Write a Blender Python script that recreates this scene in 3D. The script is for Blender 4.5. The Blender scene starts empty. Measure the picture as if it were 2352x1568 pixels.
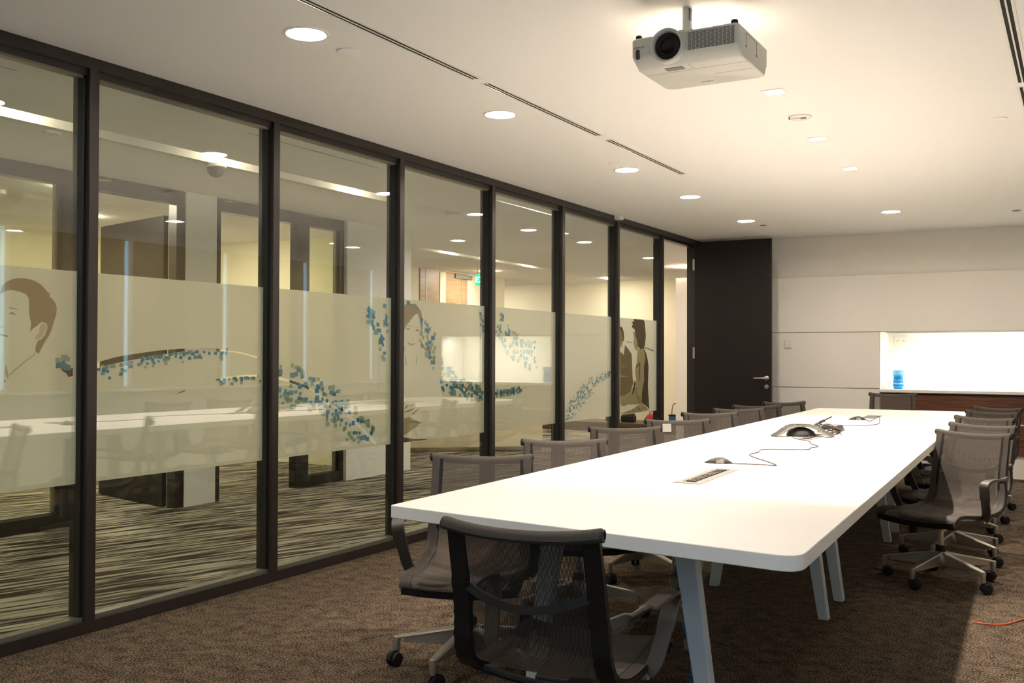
import bpy, math, random
from mathutils import Vector, Matrix
from mathutils.geometry import tessellate_polygon
R = math.radians
SC = bpy.context.scene
COL = SC.collection

# ------------------------------------------------------------------ camera
cam_data = bpy.data.cameras.new('camera')
cam_data.sensor_width = 36.0
cam_data.lens = 34.643
cam_data.clip_start = 0.05
cam_data.clip_end = 200
cam = bpy.data.objects.new('camera', cam_data)
COL.objects.link(cam)
yaw, pitch, roll = 0.523670, 0.014066, 0.002810
fw = Vector((-math.sin(yaw) * math.cos(pitch), math.cos(yaw) * math.cos(pitch), math.sin(pitch)))
rt = Vector((math.cos(yaw), math.sin(yaw), 0))
up = rt.cross(fw)
rt2 = math.cos(roll) * rt + math.sin(roll) * up
up2 = -math.sin(roll) * rt + math.cos(roll) * up
M = Matrix((rt2, up2, -fw)).transposed().to_4x4()
M.translation = Vector((3.872, 0.0, 1.2555))
cam.matrix_world = M
SC.camera = cam

# ------------------------------------------------------------------ world, exposure
world = bpy.data.worlds.new('world')
SC.world = world
world.use_nodes = True
bg = world.node_tree.nodes['Background']
bg.inputs[0].default_value = (0.28, 0.52, 0.90, 1)
bg.inputs[1].default_value = 2.1
SC.view_settings.view_transform = 'Standard'
SC.view_settings.look = 'None'
SC.view_settings.gamma = 1.0
SC.view_settings.use_curve_mapping = False
SC.view_settings.exposure = 2.5
LAMP_DOWN = 44.0       # emission of the round downlights
LAMP_SPOT = 48.0      # watts of each square halogen spot
LAMP_NICHE = 1.9      # watts of the niche strip
LAMP_COVE = 24.0       # emission of the corridor trough tubes
LAMP_CORR = 80.0       # emission of the corridor downlights
LAMP_OFFICE = 66.0     # emission of the office downlights
WARM = (1.0, 0.88, 0.76)
HALO = (1.0, 0.88, 0.78)

# ------------------------------------------------------------------ helpers
def lin(c):
    return tuple(((v / 255) / 12.92 if v / 255 <= 0.04045 else ((v / 255 + 0.055) / 1.055) ** 2.4) for v in c)

def mat(name, rgb, rough=0.5, metal=0.0, noise=0.0, nscale=40.0, bump=0.0, coat=0.0, spec=0.5):
    m = bpy.data.materials.new(name)
    m.use_nodes = True
    nt = m.node_tree
    b = nt.nodes['Principled BSDF']
    c = lin(rgb)
    b.inputs['Base Color'].default_value = (*c, 1)
    b.inputs['Roughness'].default_value = rough
    b.inputs['Metallic'].default_value = metal
    b.inputs['Specular IOR Level'].default_value = spec
    b.inputs['Coat Weight'].default_value = coat
    if noise or bump:
        tc = nt.nodes.new('ShaderNodeTexCoord')
        nz = nt.nodes.new('ShaderNodeTexNoise')
        nz.inputs['Scale'].default_value = nscale
        nz.inputs['Detail'].default_value = 4
        nt.links.new(tc.outputs['Object'], nz.inputs['Vector'])
        if noise:
            mx = nt.nodes.new('ShaderNodeMix')
            mx.data_type = 'RGBA'
            mx.inputs[6].default_value = (*[v * (1 - noise) for v in c], 1)
            mx.inputs[7].default_value = (*[min(1, v * (1 + noise)) for v in c], 1)
            nt.links.new(nz.outputs['Fac'], mx.inputs[0])
            nt.links.new(mx.outputs[2], b.inputs['Base Color'])
        if bump:
            bp = nt.nodes.new('ShaderNodeBump')
            bp.inputs['Strength'].default_value = bump
            bp.inputs['Distance'].default_value = 0.002
            nt.links.new(nz.outputs['Fac'], bp.inputs['Height'])
            nt.links.new(bp.outputs['Normal'], b.inputs['Normal'])
    return m

def emit(name, rgb, strength):
    m = bpy.data.materials.new(name)
    m.use_nodes = True
    b = m.node_tree.nodes['Principled BSDF']
    b.inputs['Base Color'].default_value = (*rgb, 1)
    b.inputs['Emission Color'].default_value = (*rgb, 1)
    b.inputs['Emission Strength'].default_value = strength
    return m

class MB:
    def __init__(s):
        s.v, s.f, s.mi = [], [], []
    def add(s, vs, fs, m=0):
        o = len(s.v)
        s.v += [tuple(v) for v in vs]
        s.f += [tuple(i + o for i in f) for f in fs]
        s.mi += [m] * len(fs)
        return s
    def box(s, x0, x1, y0, y1, z0, z1, m=0):
        return s.add([(x0, y0, z0), (x1, y0, z0), (x1, y1, z0), (x0, y1, z0), (x0, y0, z1), (x1, y0, z1), (x1, y1, z1), (x0, y1, z1)],
                     [(0, 3, 2, 1), (4, 5, 6, 7), (0, 1, 5, 4), (1, 2, 6, 5), (2, 3, 7, 6), (3, 0, 4, 7)], m)
    def bbox(s, x0, x1, y0, y1, z0, z1, b, m=0):
        # box with chamfered vertical and horizontal edges
        pts = []
        for (z, i) in ((z0, b), (z0 + b, 0), (z1 - b, 0), (z1, b)):
            X0, X1, Y0, Y1 = x0 + i, x1 - i, y0 + i, y1 - i
            pts.append([(X0 + b, Y0, z), (X1 - b, Y0, z), (X1, Y0 + b, z), (X1, Y1 - b, z), (X1 - b, Y1, z), (X0 + b, Y1, z), (X0, Y1 - b, z), (X0, Y0 + b, z)])
        return s.loft(pts, True, True, m)
    def loft(s, rings, closed=True, caps=True, m=0):
        n = len(rings[0])
        o = len(s.v)
        for r in rings:
            s.v += [tuple(p) for p in r]
        for i in range(len(rings) - 1):
            for j in range(n if closed else n - 1):
                a, b = o + i * n + j, o + i * n + (j + 1) % n
                s.f.append((a, b, b + n, a + n))
                s.mi.append(m)
        if caps:
            s.f.append(tuple(o + j for j in range(n))[::-1])
            s.f.append(tuple(o + (len(rings) - 1) * n + j for j in range(n)))
            s.mi += [m, m]
        return s
    def lathe(s, prof, n=24, c=(0, 0, 0), axis='z', m=0, caps=True):
        rings = []
        for r, h in prof:
            ring = []
            for k in range(n):
                a = 2 * math.pi * k / n
                u, v = r * math.cos(a), r * math.sin(a)
                if axis == 'z': p = (c[0] + u, c[1] + v, c[2] + h)
                elif axis == 'y': p = (c[0] + u, c[1] + h, c[2] - v)
                else: p = (c[0] + h, c[1] + u, c[2] + v)
                ring.append(p)
            rings.append(ring)
        return s.loft(rings, True, caps, m)
    def tube(s, pts, r, n=8, m=0, rr=None, flat=1.0, upv=(0, 0, 1)):
        pts = [Vector(p) for p in pts]
        rings = []
        U = Vector(upv)
        for i, p in enumerate(pts):
            t = (pts[min(i + 1, len(pts) - 1)] - pts[max(i - 1, 0)]).normalized()
            a = t.cross(U)
            if a.length < 1e-3: a = t.cross(Vector((1, 0, 0)))
            a.normalize()
            b = a.cross(t)
            q = rr[i] if rr else r
            rings.append([p + a * (q * math.cos(2 * math.pi * k / n)) + b * (q * flat * math.sin(2 * math.pi * k / n)) for k in range(n)])
        return s.loft(rings, True, True, m)
    def ribbon(s, pts, wdir, w, th, m=0):
        # swept rectangular strip; wdir = width direction(s), w = width(s), th = thickness(es)
        pts = [Vector(p) for p in pts]
        rings = []
        for i, p in enumerate(pts):
            t = (pts[min(i + 1, len(pts) - 1)] - pts[max(i - 1, 0)]).normalized()
            d = Vector(wdir[i] if isinstance(wdir[0], (tuple, list, Vector)) else wdir)
            d = (d - t * d.dot(t)).normalized()
            nn = t.cross(d)
            W = w[i] if isinstance(w, (list, tuple)) else w
            T = th[i] if isinstance(th, (list, tuple)) else th
            rings.append([p + d * W / 2 + nn * T / 2, p - d * W / 2 + nn * T / 2, p - d * W / 2 - nn * T / 2, p + d * W / 2 - nn * T / 2])
        return s.loft(rings, True, True, m)
    def poly(s, loops, place, m=0):
        # flat polygon (with holes) given as 2D loops; place(a, b) -> 3D
        L = [[Vector((a, b, 0)) for a, b in lp] for lp in loops]
        fl = [p for lp in loops for p in lp]
        tris = tessellate_polygon(L)
        return s.add([place(a, b) for a, b in fl], tris, m)
    def build(s, name, mats, parent=None, smooth=False, loc=None, bevel=0.0, fixn=True):
        me = bpy.data.meshes.new(name)
        me.from_pydata(s.v, [], s.f)
        if not isinstance(mats, (list, tuple)): mats = [mats]
        for x in mats: me.materials.append(x)
        for i, p in enumerate(me.polygons):
            p.material_index = s.mi[i]
            p.use_smooth = bool(smooth)
        if fixn:
            import bmesh
            bm = bmesh.new(); bm.from_mesh(me)
            bmesh.ops.recalc_face_normals(bm, faces=bm.faces)
            bm.to_mesh(me); bm.free()
        if smooth:
            try: me.set_sharp_from_angle(angle=R(40))
            except Exception: pass
        me.update()
        o = bpy.data.objects.new(name, me)
        COL.objects.link(o)
        if parent: o.parent = parent
        if loc: o.location = loc
        if bevel:
            md = o.modifiers.new('bevel', 'BEVEL')
            md.width = bevel; md.segments = 2; md.limit_method = 'ANGLE'; md.angle_limit = R(50)
        return o

def empty(name, loc=(0, 0, 0), rz=0.0):
    o = bpy.data.objects.new(name, None)
    COL.objects.link(o)
    o.location = loc
    o.rotation_euler = (0, 0, rz)
    o.empty_display_size = 0.1
    return o

def tag(o, label=None, cat=None, group=None, kind=None):
    if label: o['label'] = label
    if cat: o['category'] = cat
    if group: o['group'] = group
    if kind: o['kind'] = kind
    return o

def struct(o):
    o['kind'] = 'structure'
    return o

def dup(root, loc, rz, label):
    # a copy of a thing with copies of its parts and sub-parts
    r = root.copy(); COL.objects.link(r)
    r.location = loc; r.rotation_euler = (0, 0, rz); r['label'] = label
    for ch in list(root.children):
        c = ch.copy(); COL.objects.link(c); c.parent = r
        for g in list(ch.children):
            d = g.copy(); COL.objects.link(d); d.parent = c
    return r

def text_obj(name, s, size, m, parent, loc, rot, extrude=0.0006, align='CENTER'):
    cu = bpy.data.curves.new(name, 'FONT')
    cu.body = s; cu.size = size; cu.extrude = extrude
    cu.align_x = align; cu.align_y = 'CENTER'
    cu.materials.append(m)
    tmp = bpy.data.objects.new(name + '_outline', cu)
    COL.objects.link(tmp)
    bpy.context.view_layer.update()
    me = bpy.data.meshes.new_from_object(tmp.evaluated_get(bpy.context.evaluated_depsgraph_get()))
    bpy.data.objects.remove(tmp)
    if not me.materials: me.materials.append(m)
    o = bpy.data.objects.new(name, me)
    COL.objects.link(o)
    o.parent = parent; o.location = loc; o.rotation_euler = rot
    return o

def catmull(P, n=6):
    P = [Vector(p) for p in P]
    out = []
    for i in range(len(P) - 1):
        p0, p1, p2, p3 = P[max(i - 1, 0)], P[i], P[i + 1], P[min(i + 2, len(P) - 1)]
        for k in range(n):
            t = k / n
            out.append(0.5 * ((2 * p1) + (p2 - p0) * t + (2 * p0 - 5 * p1 + 4 * p2 - p3) * t * t + (3 * p1 - p0 - 3 * p2 + p3) * t ** 3))
    out.append(P[-1])
    return out

# ------------------------------------------------------------------ materials
M_ceil = mat('ceiling_paint', (238, 236, 231), 0.9, spec=0.2)
M_wall = mat('wall_paint', (232, 227, 217), 0.85, noise=0.03, nscale=6, spec=0.2)
M_panel = mat('wall_panel_laminate', (236, 231, 222), 0.55, noise=0.02, nscale=3)
M_white = mat('white_paint', (238, 236, 228), 0.6)
M_frame = mat('dark_bronze_frame', (40, 33, 29), 0.38, noise=0.15, nscale=60)
M_gasket = mat('black_gasket', (14, 13, 12), 0.5)
M_sill = mat('anodised_channel', (120, 118, 104), 0.4, metal=0.6)
M_door = mat('dark_wenge_door', (24, 18, 15), 0.5, spec=0.3)
M_table = mat('white_table_laminate', (240, 237, 230), 0.38)
M_leg = mat('pale_grey_leg_paint', (196, 203, 206), 0.4)
M_alu = mat('cast_aluminium', (178, 172, 160), 0.38, metal=0.75)
M_black = mat('black_plastic', (16, 15, 14), 0.5, spec=0.35)
M_dark = mat('dark_graphite', (52, 48, 44), 0.5)
M_roll = mat('woven_mesh_roll', (54, 50, 45), 0.8, noise=0.25, nscale=300, bump=0.6)
M_arm = mat('arm_graphite', (66, 60, 53), 0.45)
M_steel = mat('brushed_steel', (190, 184, 170), 0.32, metal=0.9)
M_plastic = mat('white_plastic', (226, 222, 212), 0.45)
M_proj = mat('projector_grey_white', (206, 204, 194), 0.45, noise=0.02, nscale=200)
M_lens = mat('lens_glass', (6, 5, 6), 0.22, spec=0.25)
M_seam = mat('seam_shadow_gap', (150, 146, 136), 0.7)
M_greyp = mat('mid_grey_plastic', (118, 117, 111), 0.45)
M_cable = mat('grey_cable', (70, 58, 48), 0.6)
M_cabled = mat('dark_cable', (34, 31, 29), 0.5)
M_blue = mat('blue_cable', (40, 110, 180), 0.5)
M_orange = mat('orange_cord', (190, 84, 40), 0.5)
M_phone = mat('phone_grey', (38, 36, 32), 0.5)
M_phoned = mat('phone_dark_mesh', (40, 38, 36), 0.7, noise=0.3, nscale=900)
M_phonel = mat('phone_light_trim', (128, 123, 113), 0.35)
M_cream = mat('cream_wall', (236, 228, 200), 0.8)
M_bench = mat('cream_counter', (226, 216, 180), 0.6)
M_recess = mat('recess_black', (10, 9, 8), 0.8)
M_lip = mat('white_trim', (232, 228, 218), 0.5)
M_blind = mat('roller_blind', (190, 172, 128), 0.85)
M_red = mat('red_bag', (190, 40, 44), 0.6)
M_navy = mat('blue_box', (40, 96, 140), 0.5)
M_tape = mat('pale_sticker', (196, 190, 178), 0.6)
M_down = emit('downlight_diffuser', WARM, LAMP_DOWN)
M_corr = emit('corridor_diffuser', WARM, LAMP_CORR)
M_off = emit('office_diffuser', (1.0, 0.90, 0.66), LAMP_OFFICE)
M_cove = emit('trough_tube', (1.0, 0.94, 0.82), LAMP_COVE)

def carpet(name, a, b, scale, bump):
    m = bpy.data.materials.new(name); m.use_nodes = True
    nt = m.node_tree; p = nt.nodes['Principled BSDF']
    tc = nt.nodes.new('ShaderNodeTexCoord')
    n1 = nt.nodes.new('ShaderNodeTexNoise'); n1.inputs['Scale'].default_value = scale; n1.inputs['Detail'].default_value = 3
    n2 = nt.nodes.new('ShaderNodeTexNoise'); n2.inputs['Scale'].default_value = scale / 9; n2.inputs['Detail'].default_value = 2
    ad = nt.nodes.new('ShaderNodeMath'); ad.operation = 'MULTIPLY_ADD'; ad.inputs[1].default_value = 0.25
    rp = nt.nodes.new('ShaderNodeValToRGB')
    rp.color_ramp.elements[0].position = 0.53; rp.color_ramp.elements[0].color = (*lin(a), 1)
    rp.color_ramp.elements[1].position = 0.74; rp.color_ramp.elements[1].color = (*lin(b), 1)
    bp = nt.nodes.new('ShaderNodeBump'); bp.inputs['Strength'].default_value = bump; bp.inputs['Distance'].default_value = 0.006
    L = nt.links.new
    L(tc.outputs['Object'], n1.inputs['Vector']); L(tc.outputs['Object'], n2.inputs['Vector'])
    L(n2.outputs['Fac'], ad.inputs[0]); L(n1.outputs['Fac'], ad.inputs[2])
    L(ad.outputs[0], rp.inputs[0]); L(rp.outputs[0], p.inputs['Base Color'])
    L(n1.outputs['Fac'], bp.inputs['Height']); L(bp.outputs['Normal'], p.inputs['Normal'])
    p.inputs['Roughness'].default_value = 0.95
    p.inputs['Specular IOR Level'].default_value = 0.1
    return m
M_carpet = carpet('brown_pile_carpet', (25, 20, 15), (116, 100, 82), 130, 1.0)

def striped():
    m = bpy.data.materials.new('striped_loop_carpet'); m.use_nodes = True
    nt = m.node_tree; p = nt.nodes['Principled BSDF']; L = nt.links.new
    tc = nt.nodes.new('ShaderNodeTexCoord')
    mp = nt.nodes.new('ShaderNodeMapping'); mp.inputs['Rotation'].default_value = (0, 0, R(18.0))
    mp2 = nt.nodes.new('ShaderNodeMapping'); mp2.inputs['Scale'].default_value = (26, 1.7, 1)
    n1 = nt.nodes.new('ShaderNodeTexNoise'); n1.inputs['Scale'].default_value = 1.0; n1.inputs['Detail'].default_value = 2.5
    n2 = nt.nodes.new('ShaderNodeTexNoise'); n2.inputs['Scale'].default_value = 160
    rp = nt.nodes.new('ShaderNodeValToRGB')
    rp.color_ramp.elements[0].position = 0.44; rp.color_ramp.elements[0].color = (*lin((52, 46, 38)), 1)
    rp.color_ramp.elements[1].position = 0.60; rp.color_ramp.elements[1].color = (*lin((196, 187, 168)), 1)
    mx = nt.nodes.new('ShaderNodeMix'); mx.data_type = 'RGBA'; mx.blend_type = 'MULTIPLY'; mx.inputs[0].default_value = 0.35
    bp = nt.nodes.new('ShaderNodeBump'); bp.inputs['Strength'].default_value = 0.6; bp.inputs['Distance'].default_value = 0.003
    L(tc.outputs['Object'], mp.inputs['Vector']); L(mp.outputs[0], mp2.inputs['Vector']); L(mp2.outputs[0], n1.inputs['Vector'])
    L(tc.outputs['Object'], n2.inputs['Vector'])
    L(n1.outputs['Fac'], rp.inputs[0]); L(rp.outputs[0], mx.inputs[6]); L(n2.outputs['Color'], mx.inputs[7])
    L(mx.outputs[2], p.inputs['Base Color']); L(n2.outputs['Fac'], bp.inputs['Height']); L(bp.outputs['Normal'], p.inputs['Normal'])
    p.inputs['Roughness'].default_value = 0.95; p.inputs['Specular IOR Level'].default_value = 0.1
    return m
M_stripe = striped()

def glass(name, tint, base, fac):
    # thin architectural pane: clear with a Schlick reflection
    m = bpy.data.materials.new(name); m.use_nodes = True
    nt = m.node_tree; L = nt.links.new
    nt.nodes.remove(nt.nodes['Principled BSDF'])
    out = nt.nodes['Material Output']
    tr = nt.nodes.new('ShaderNodeBsdfTransparent'); tr.inputs[0].default_value = (*tint, 1)
    gl = nt.nodes.new('ShaderNodeBsdfGlossy'); gl.inputs['Roughness'].default_value = 0.0; gl.inputs[0].default_value = (1, 1, 1, 1)
    lw = nt.nodes.new('ShaderNodeLayerWeight'); lw.inputs['Blend'].default_value = 0.5
    pw = nt.nodes.new('ShaderNodeMath'); pw.operation = 'POWER'; pw.inputs[1].default_value = 5
    ma = nt.nodes.new('ShaderNodeMath'); ma.operation = 'MULTIPLY_ADD'; ma.inputs[1].default_value = fac; ma.inputs[2].default_value = base
    mx = nt.nodes.new('ShaderNodeMixShader')
    L(lw.outputs['Facing'], pw.inputs[0]); L(pw.outputs[0], ma.inputs[0]); L(ma.outputs[0], mx.inputs[0])
    L(tr.outputs[0], mx.inputs[1]); L(gl.outputs[0], mx.inputs[2]); L(mx.outputs[0], out.inputs['Surface'])
    return m
M_glass = glass('partition_glass', (0.955, 0.975, 0.955), 0.075, 0.85)
M_glass2 = glass('office_glass', (0.93, 0.95, 0.90), 0.05, 0.8)

def film(name, rgb, trans, clear):
    m = bpy.data.materials.new(name); m.use_nodes = True
    nt = m.node_tree; L = nt.links.new
    nt.nodes.remove(nt.nodes['Principled BSDF'])
    out = nt.nodes['Material Output']; c = (*lin(rgb), 1)
    df = nt.nodes.new('ShaderNodeBsdfDiffuse'); df.inputs[0].default_value = c
    tl = nt.nodes.new('ShaderNodeBsdfTranslucent'); tl.inputs[0].default_value = c
    tp = nt.nodes.new('ShaderNodeBsdfTransparent'); tp.inputs[0].default_value = c
    m1 = nt.nodes.new('ShaderNodeMixShader'); m1.inputs[0].default_value = trans
    m2 = nt.nodes.new('ShaderNodeMixShader'); m2.inputs[0].default_value = clear
    L(df.outputs[0], m1.inputs[1]); L(tl.outputs[0], m1.inputs[2])
    L(m1.outputs[0], m2.inputs[1]); L(tp.outputs[0], m2.inputs[2]); L(m2.outputs[0], out.inputs['Surface'])
    return m
M_film = film('frosted_film', (226, 222, 206), 0.55, 0.10)
M_hair = film('printed_brown', (180, 160, 138), 0.55, 0.25)
M_skin = film('printed_pale', (216, 206, 178), 0.55, 0.2)
M_mid = film('printed_mid_grey', (192, 178, 146), 0.5, 0.2)
M_line = film('printed_line', (152, 136, 108), 0.5, 0.15)
M_deep = film('printed_dark', (116, 102, 84), 0.4, 0.1)
M_px = [film('printed_teal', (70, 148, 184), 0.5, 0.2), film('printed_blue', (112, 168, 192), 0.5, 0.25), film('printed_faded_teal', (172, 192, 180), 0.5, 0.3)]
M_rib = film('printed_ribbon', (248, 240, 206), 0.5, 0.2)
M_ribo = film('printed_ochre', (206, 160, 80), 0.5, 0.2)

def mesh_fabric():
    m = bpy.data.materials.new('woven_mesh_fabric'); m.use_nodes = True
    nt = m.node_tree; L = nt.links.new; p = nt.nodes['Principled BSDF']
    out = nt.nodes['Material Output']
    # paler weave on the sitting side, near-black on the other
    ge = nt.nodes.new('ShaderNodeNewGeometry'); cm = nt.nodes.new('ShaderNodeMix'); cm.data_type = 'RGBA'
    cm.inputs[6].default_value = (*lin((82, 75, 67)), 1); cm.inputs[7].default_value = (*lin((30, 28, 26)), 1)
    L(ge.outputs['Backfacing'], cm.inputs[0]); L(cm.outputs[2], p.inputs['Base Color'])
    p.inputs['Roughness'].default_value = 0.75
    p.inputs['Specular IOR Level'].default_value = 0.25
    tc = nt.nodes.new('ShaderNodeTexCoord'); sx = nt.nodes.new('ShaderNodeSeparateXYZ')
    w = nt.nodes.new('ShaderNodeMath'); w.operation = 'MULTIPLY'; w.inputs[1].default_value = 2 * math.pi / 0.0034
    s = nt.nodes.new('ShaderNodeMath'); s.operation = 'SINE'
    g = nt.nodes.new('ShaderNodeMath'); g.operation = 'GREATER_THAN'; g.inputs[1].default_value = 0.70
    tr = nt.nodes.new('ShaderNodeBsdfTransparent')
    mx = nt.nodes.new('ShaderNodeMixShader')
    L(tc.outputs['Object'], sx.inputs[0]); L(sx.outputs['X'], w.inputs[0]); L(w.outputs[0], s.inputs[0]); L(s.outputs[0], g.inputs[0])
    L(g.outputs[0], mx.inputs[0]); L(p.outputs[0], mx.inputs[1]); L(tr.outputs[0], mx.inputs[2]); L(mx.outputs[0], out.inputs['Surface'])
    return m
M_mesh = mesh_fabric()

def wood(name, a, b, sx, sy, sz, rough=0.45):
    m = bpy.data.materials.new(name); m.use_nodes = True
    nt = m.node_tree; L = nt.links.new; p = nt.nodes['Principled BSDF']
    tc = nt.nodes.new('ShaderNodeTexCoord'); mp = nt.nodes.new('ShaderNodeMapping'); mp.inputs['Scale'].default_value = (sx, sy, sz)
    n = nt.nodes.new('ShaderNodeTexNoise'); n.inputs['Scale'].default_value = 1; n.inputs['Detail'].default_value = 6; n.inputs['Distortion'].default_value = 0.5
    rp = nt.nodes.new('ShaderNodeValToRGB')
    rp.color_ramp.elements[0].position = 0.35; rp.color_ramp.elements[0].color = (*lin(a), 1)
    rp.color_ramp.elements[1].position = 0.68; rp.color_ramp.elements[1].color = (*lin(b), 1)
    L(tc.outputs['Object'], mp.inputs['Vector']); L(mp.outputs[0], n.inputs['Vector']); L(n.outputs['Fac'], rp.inputs[0]); L(rp.outputs[0], p.inputs['Base Color'])
    p.inputs['Roughness'].default_value = rough
    return m
M_walnut = wood('walnut_veneer', (74, 40, 26), (118, 72, 48), 3, 60, 70)
M_oak = wood('oak_veneer', (146, 116, 78), (178, 146, 104), 4, 4, 40)
M_ledge = wood('dark_timber', (74, 58, 42), (104, 84, 62), 3, 30, 30)

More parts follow.
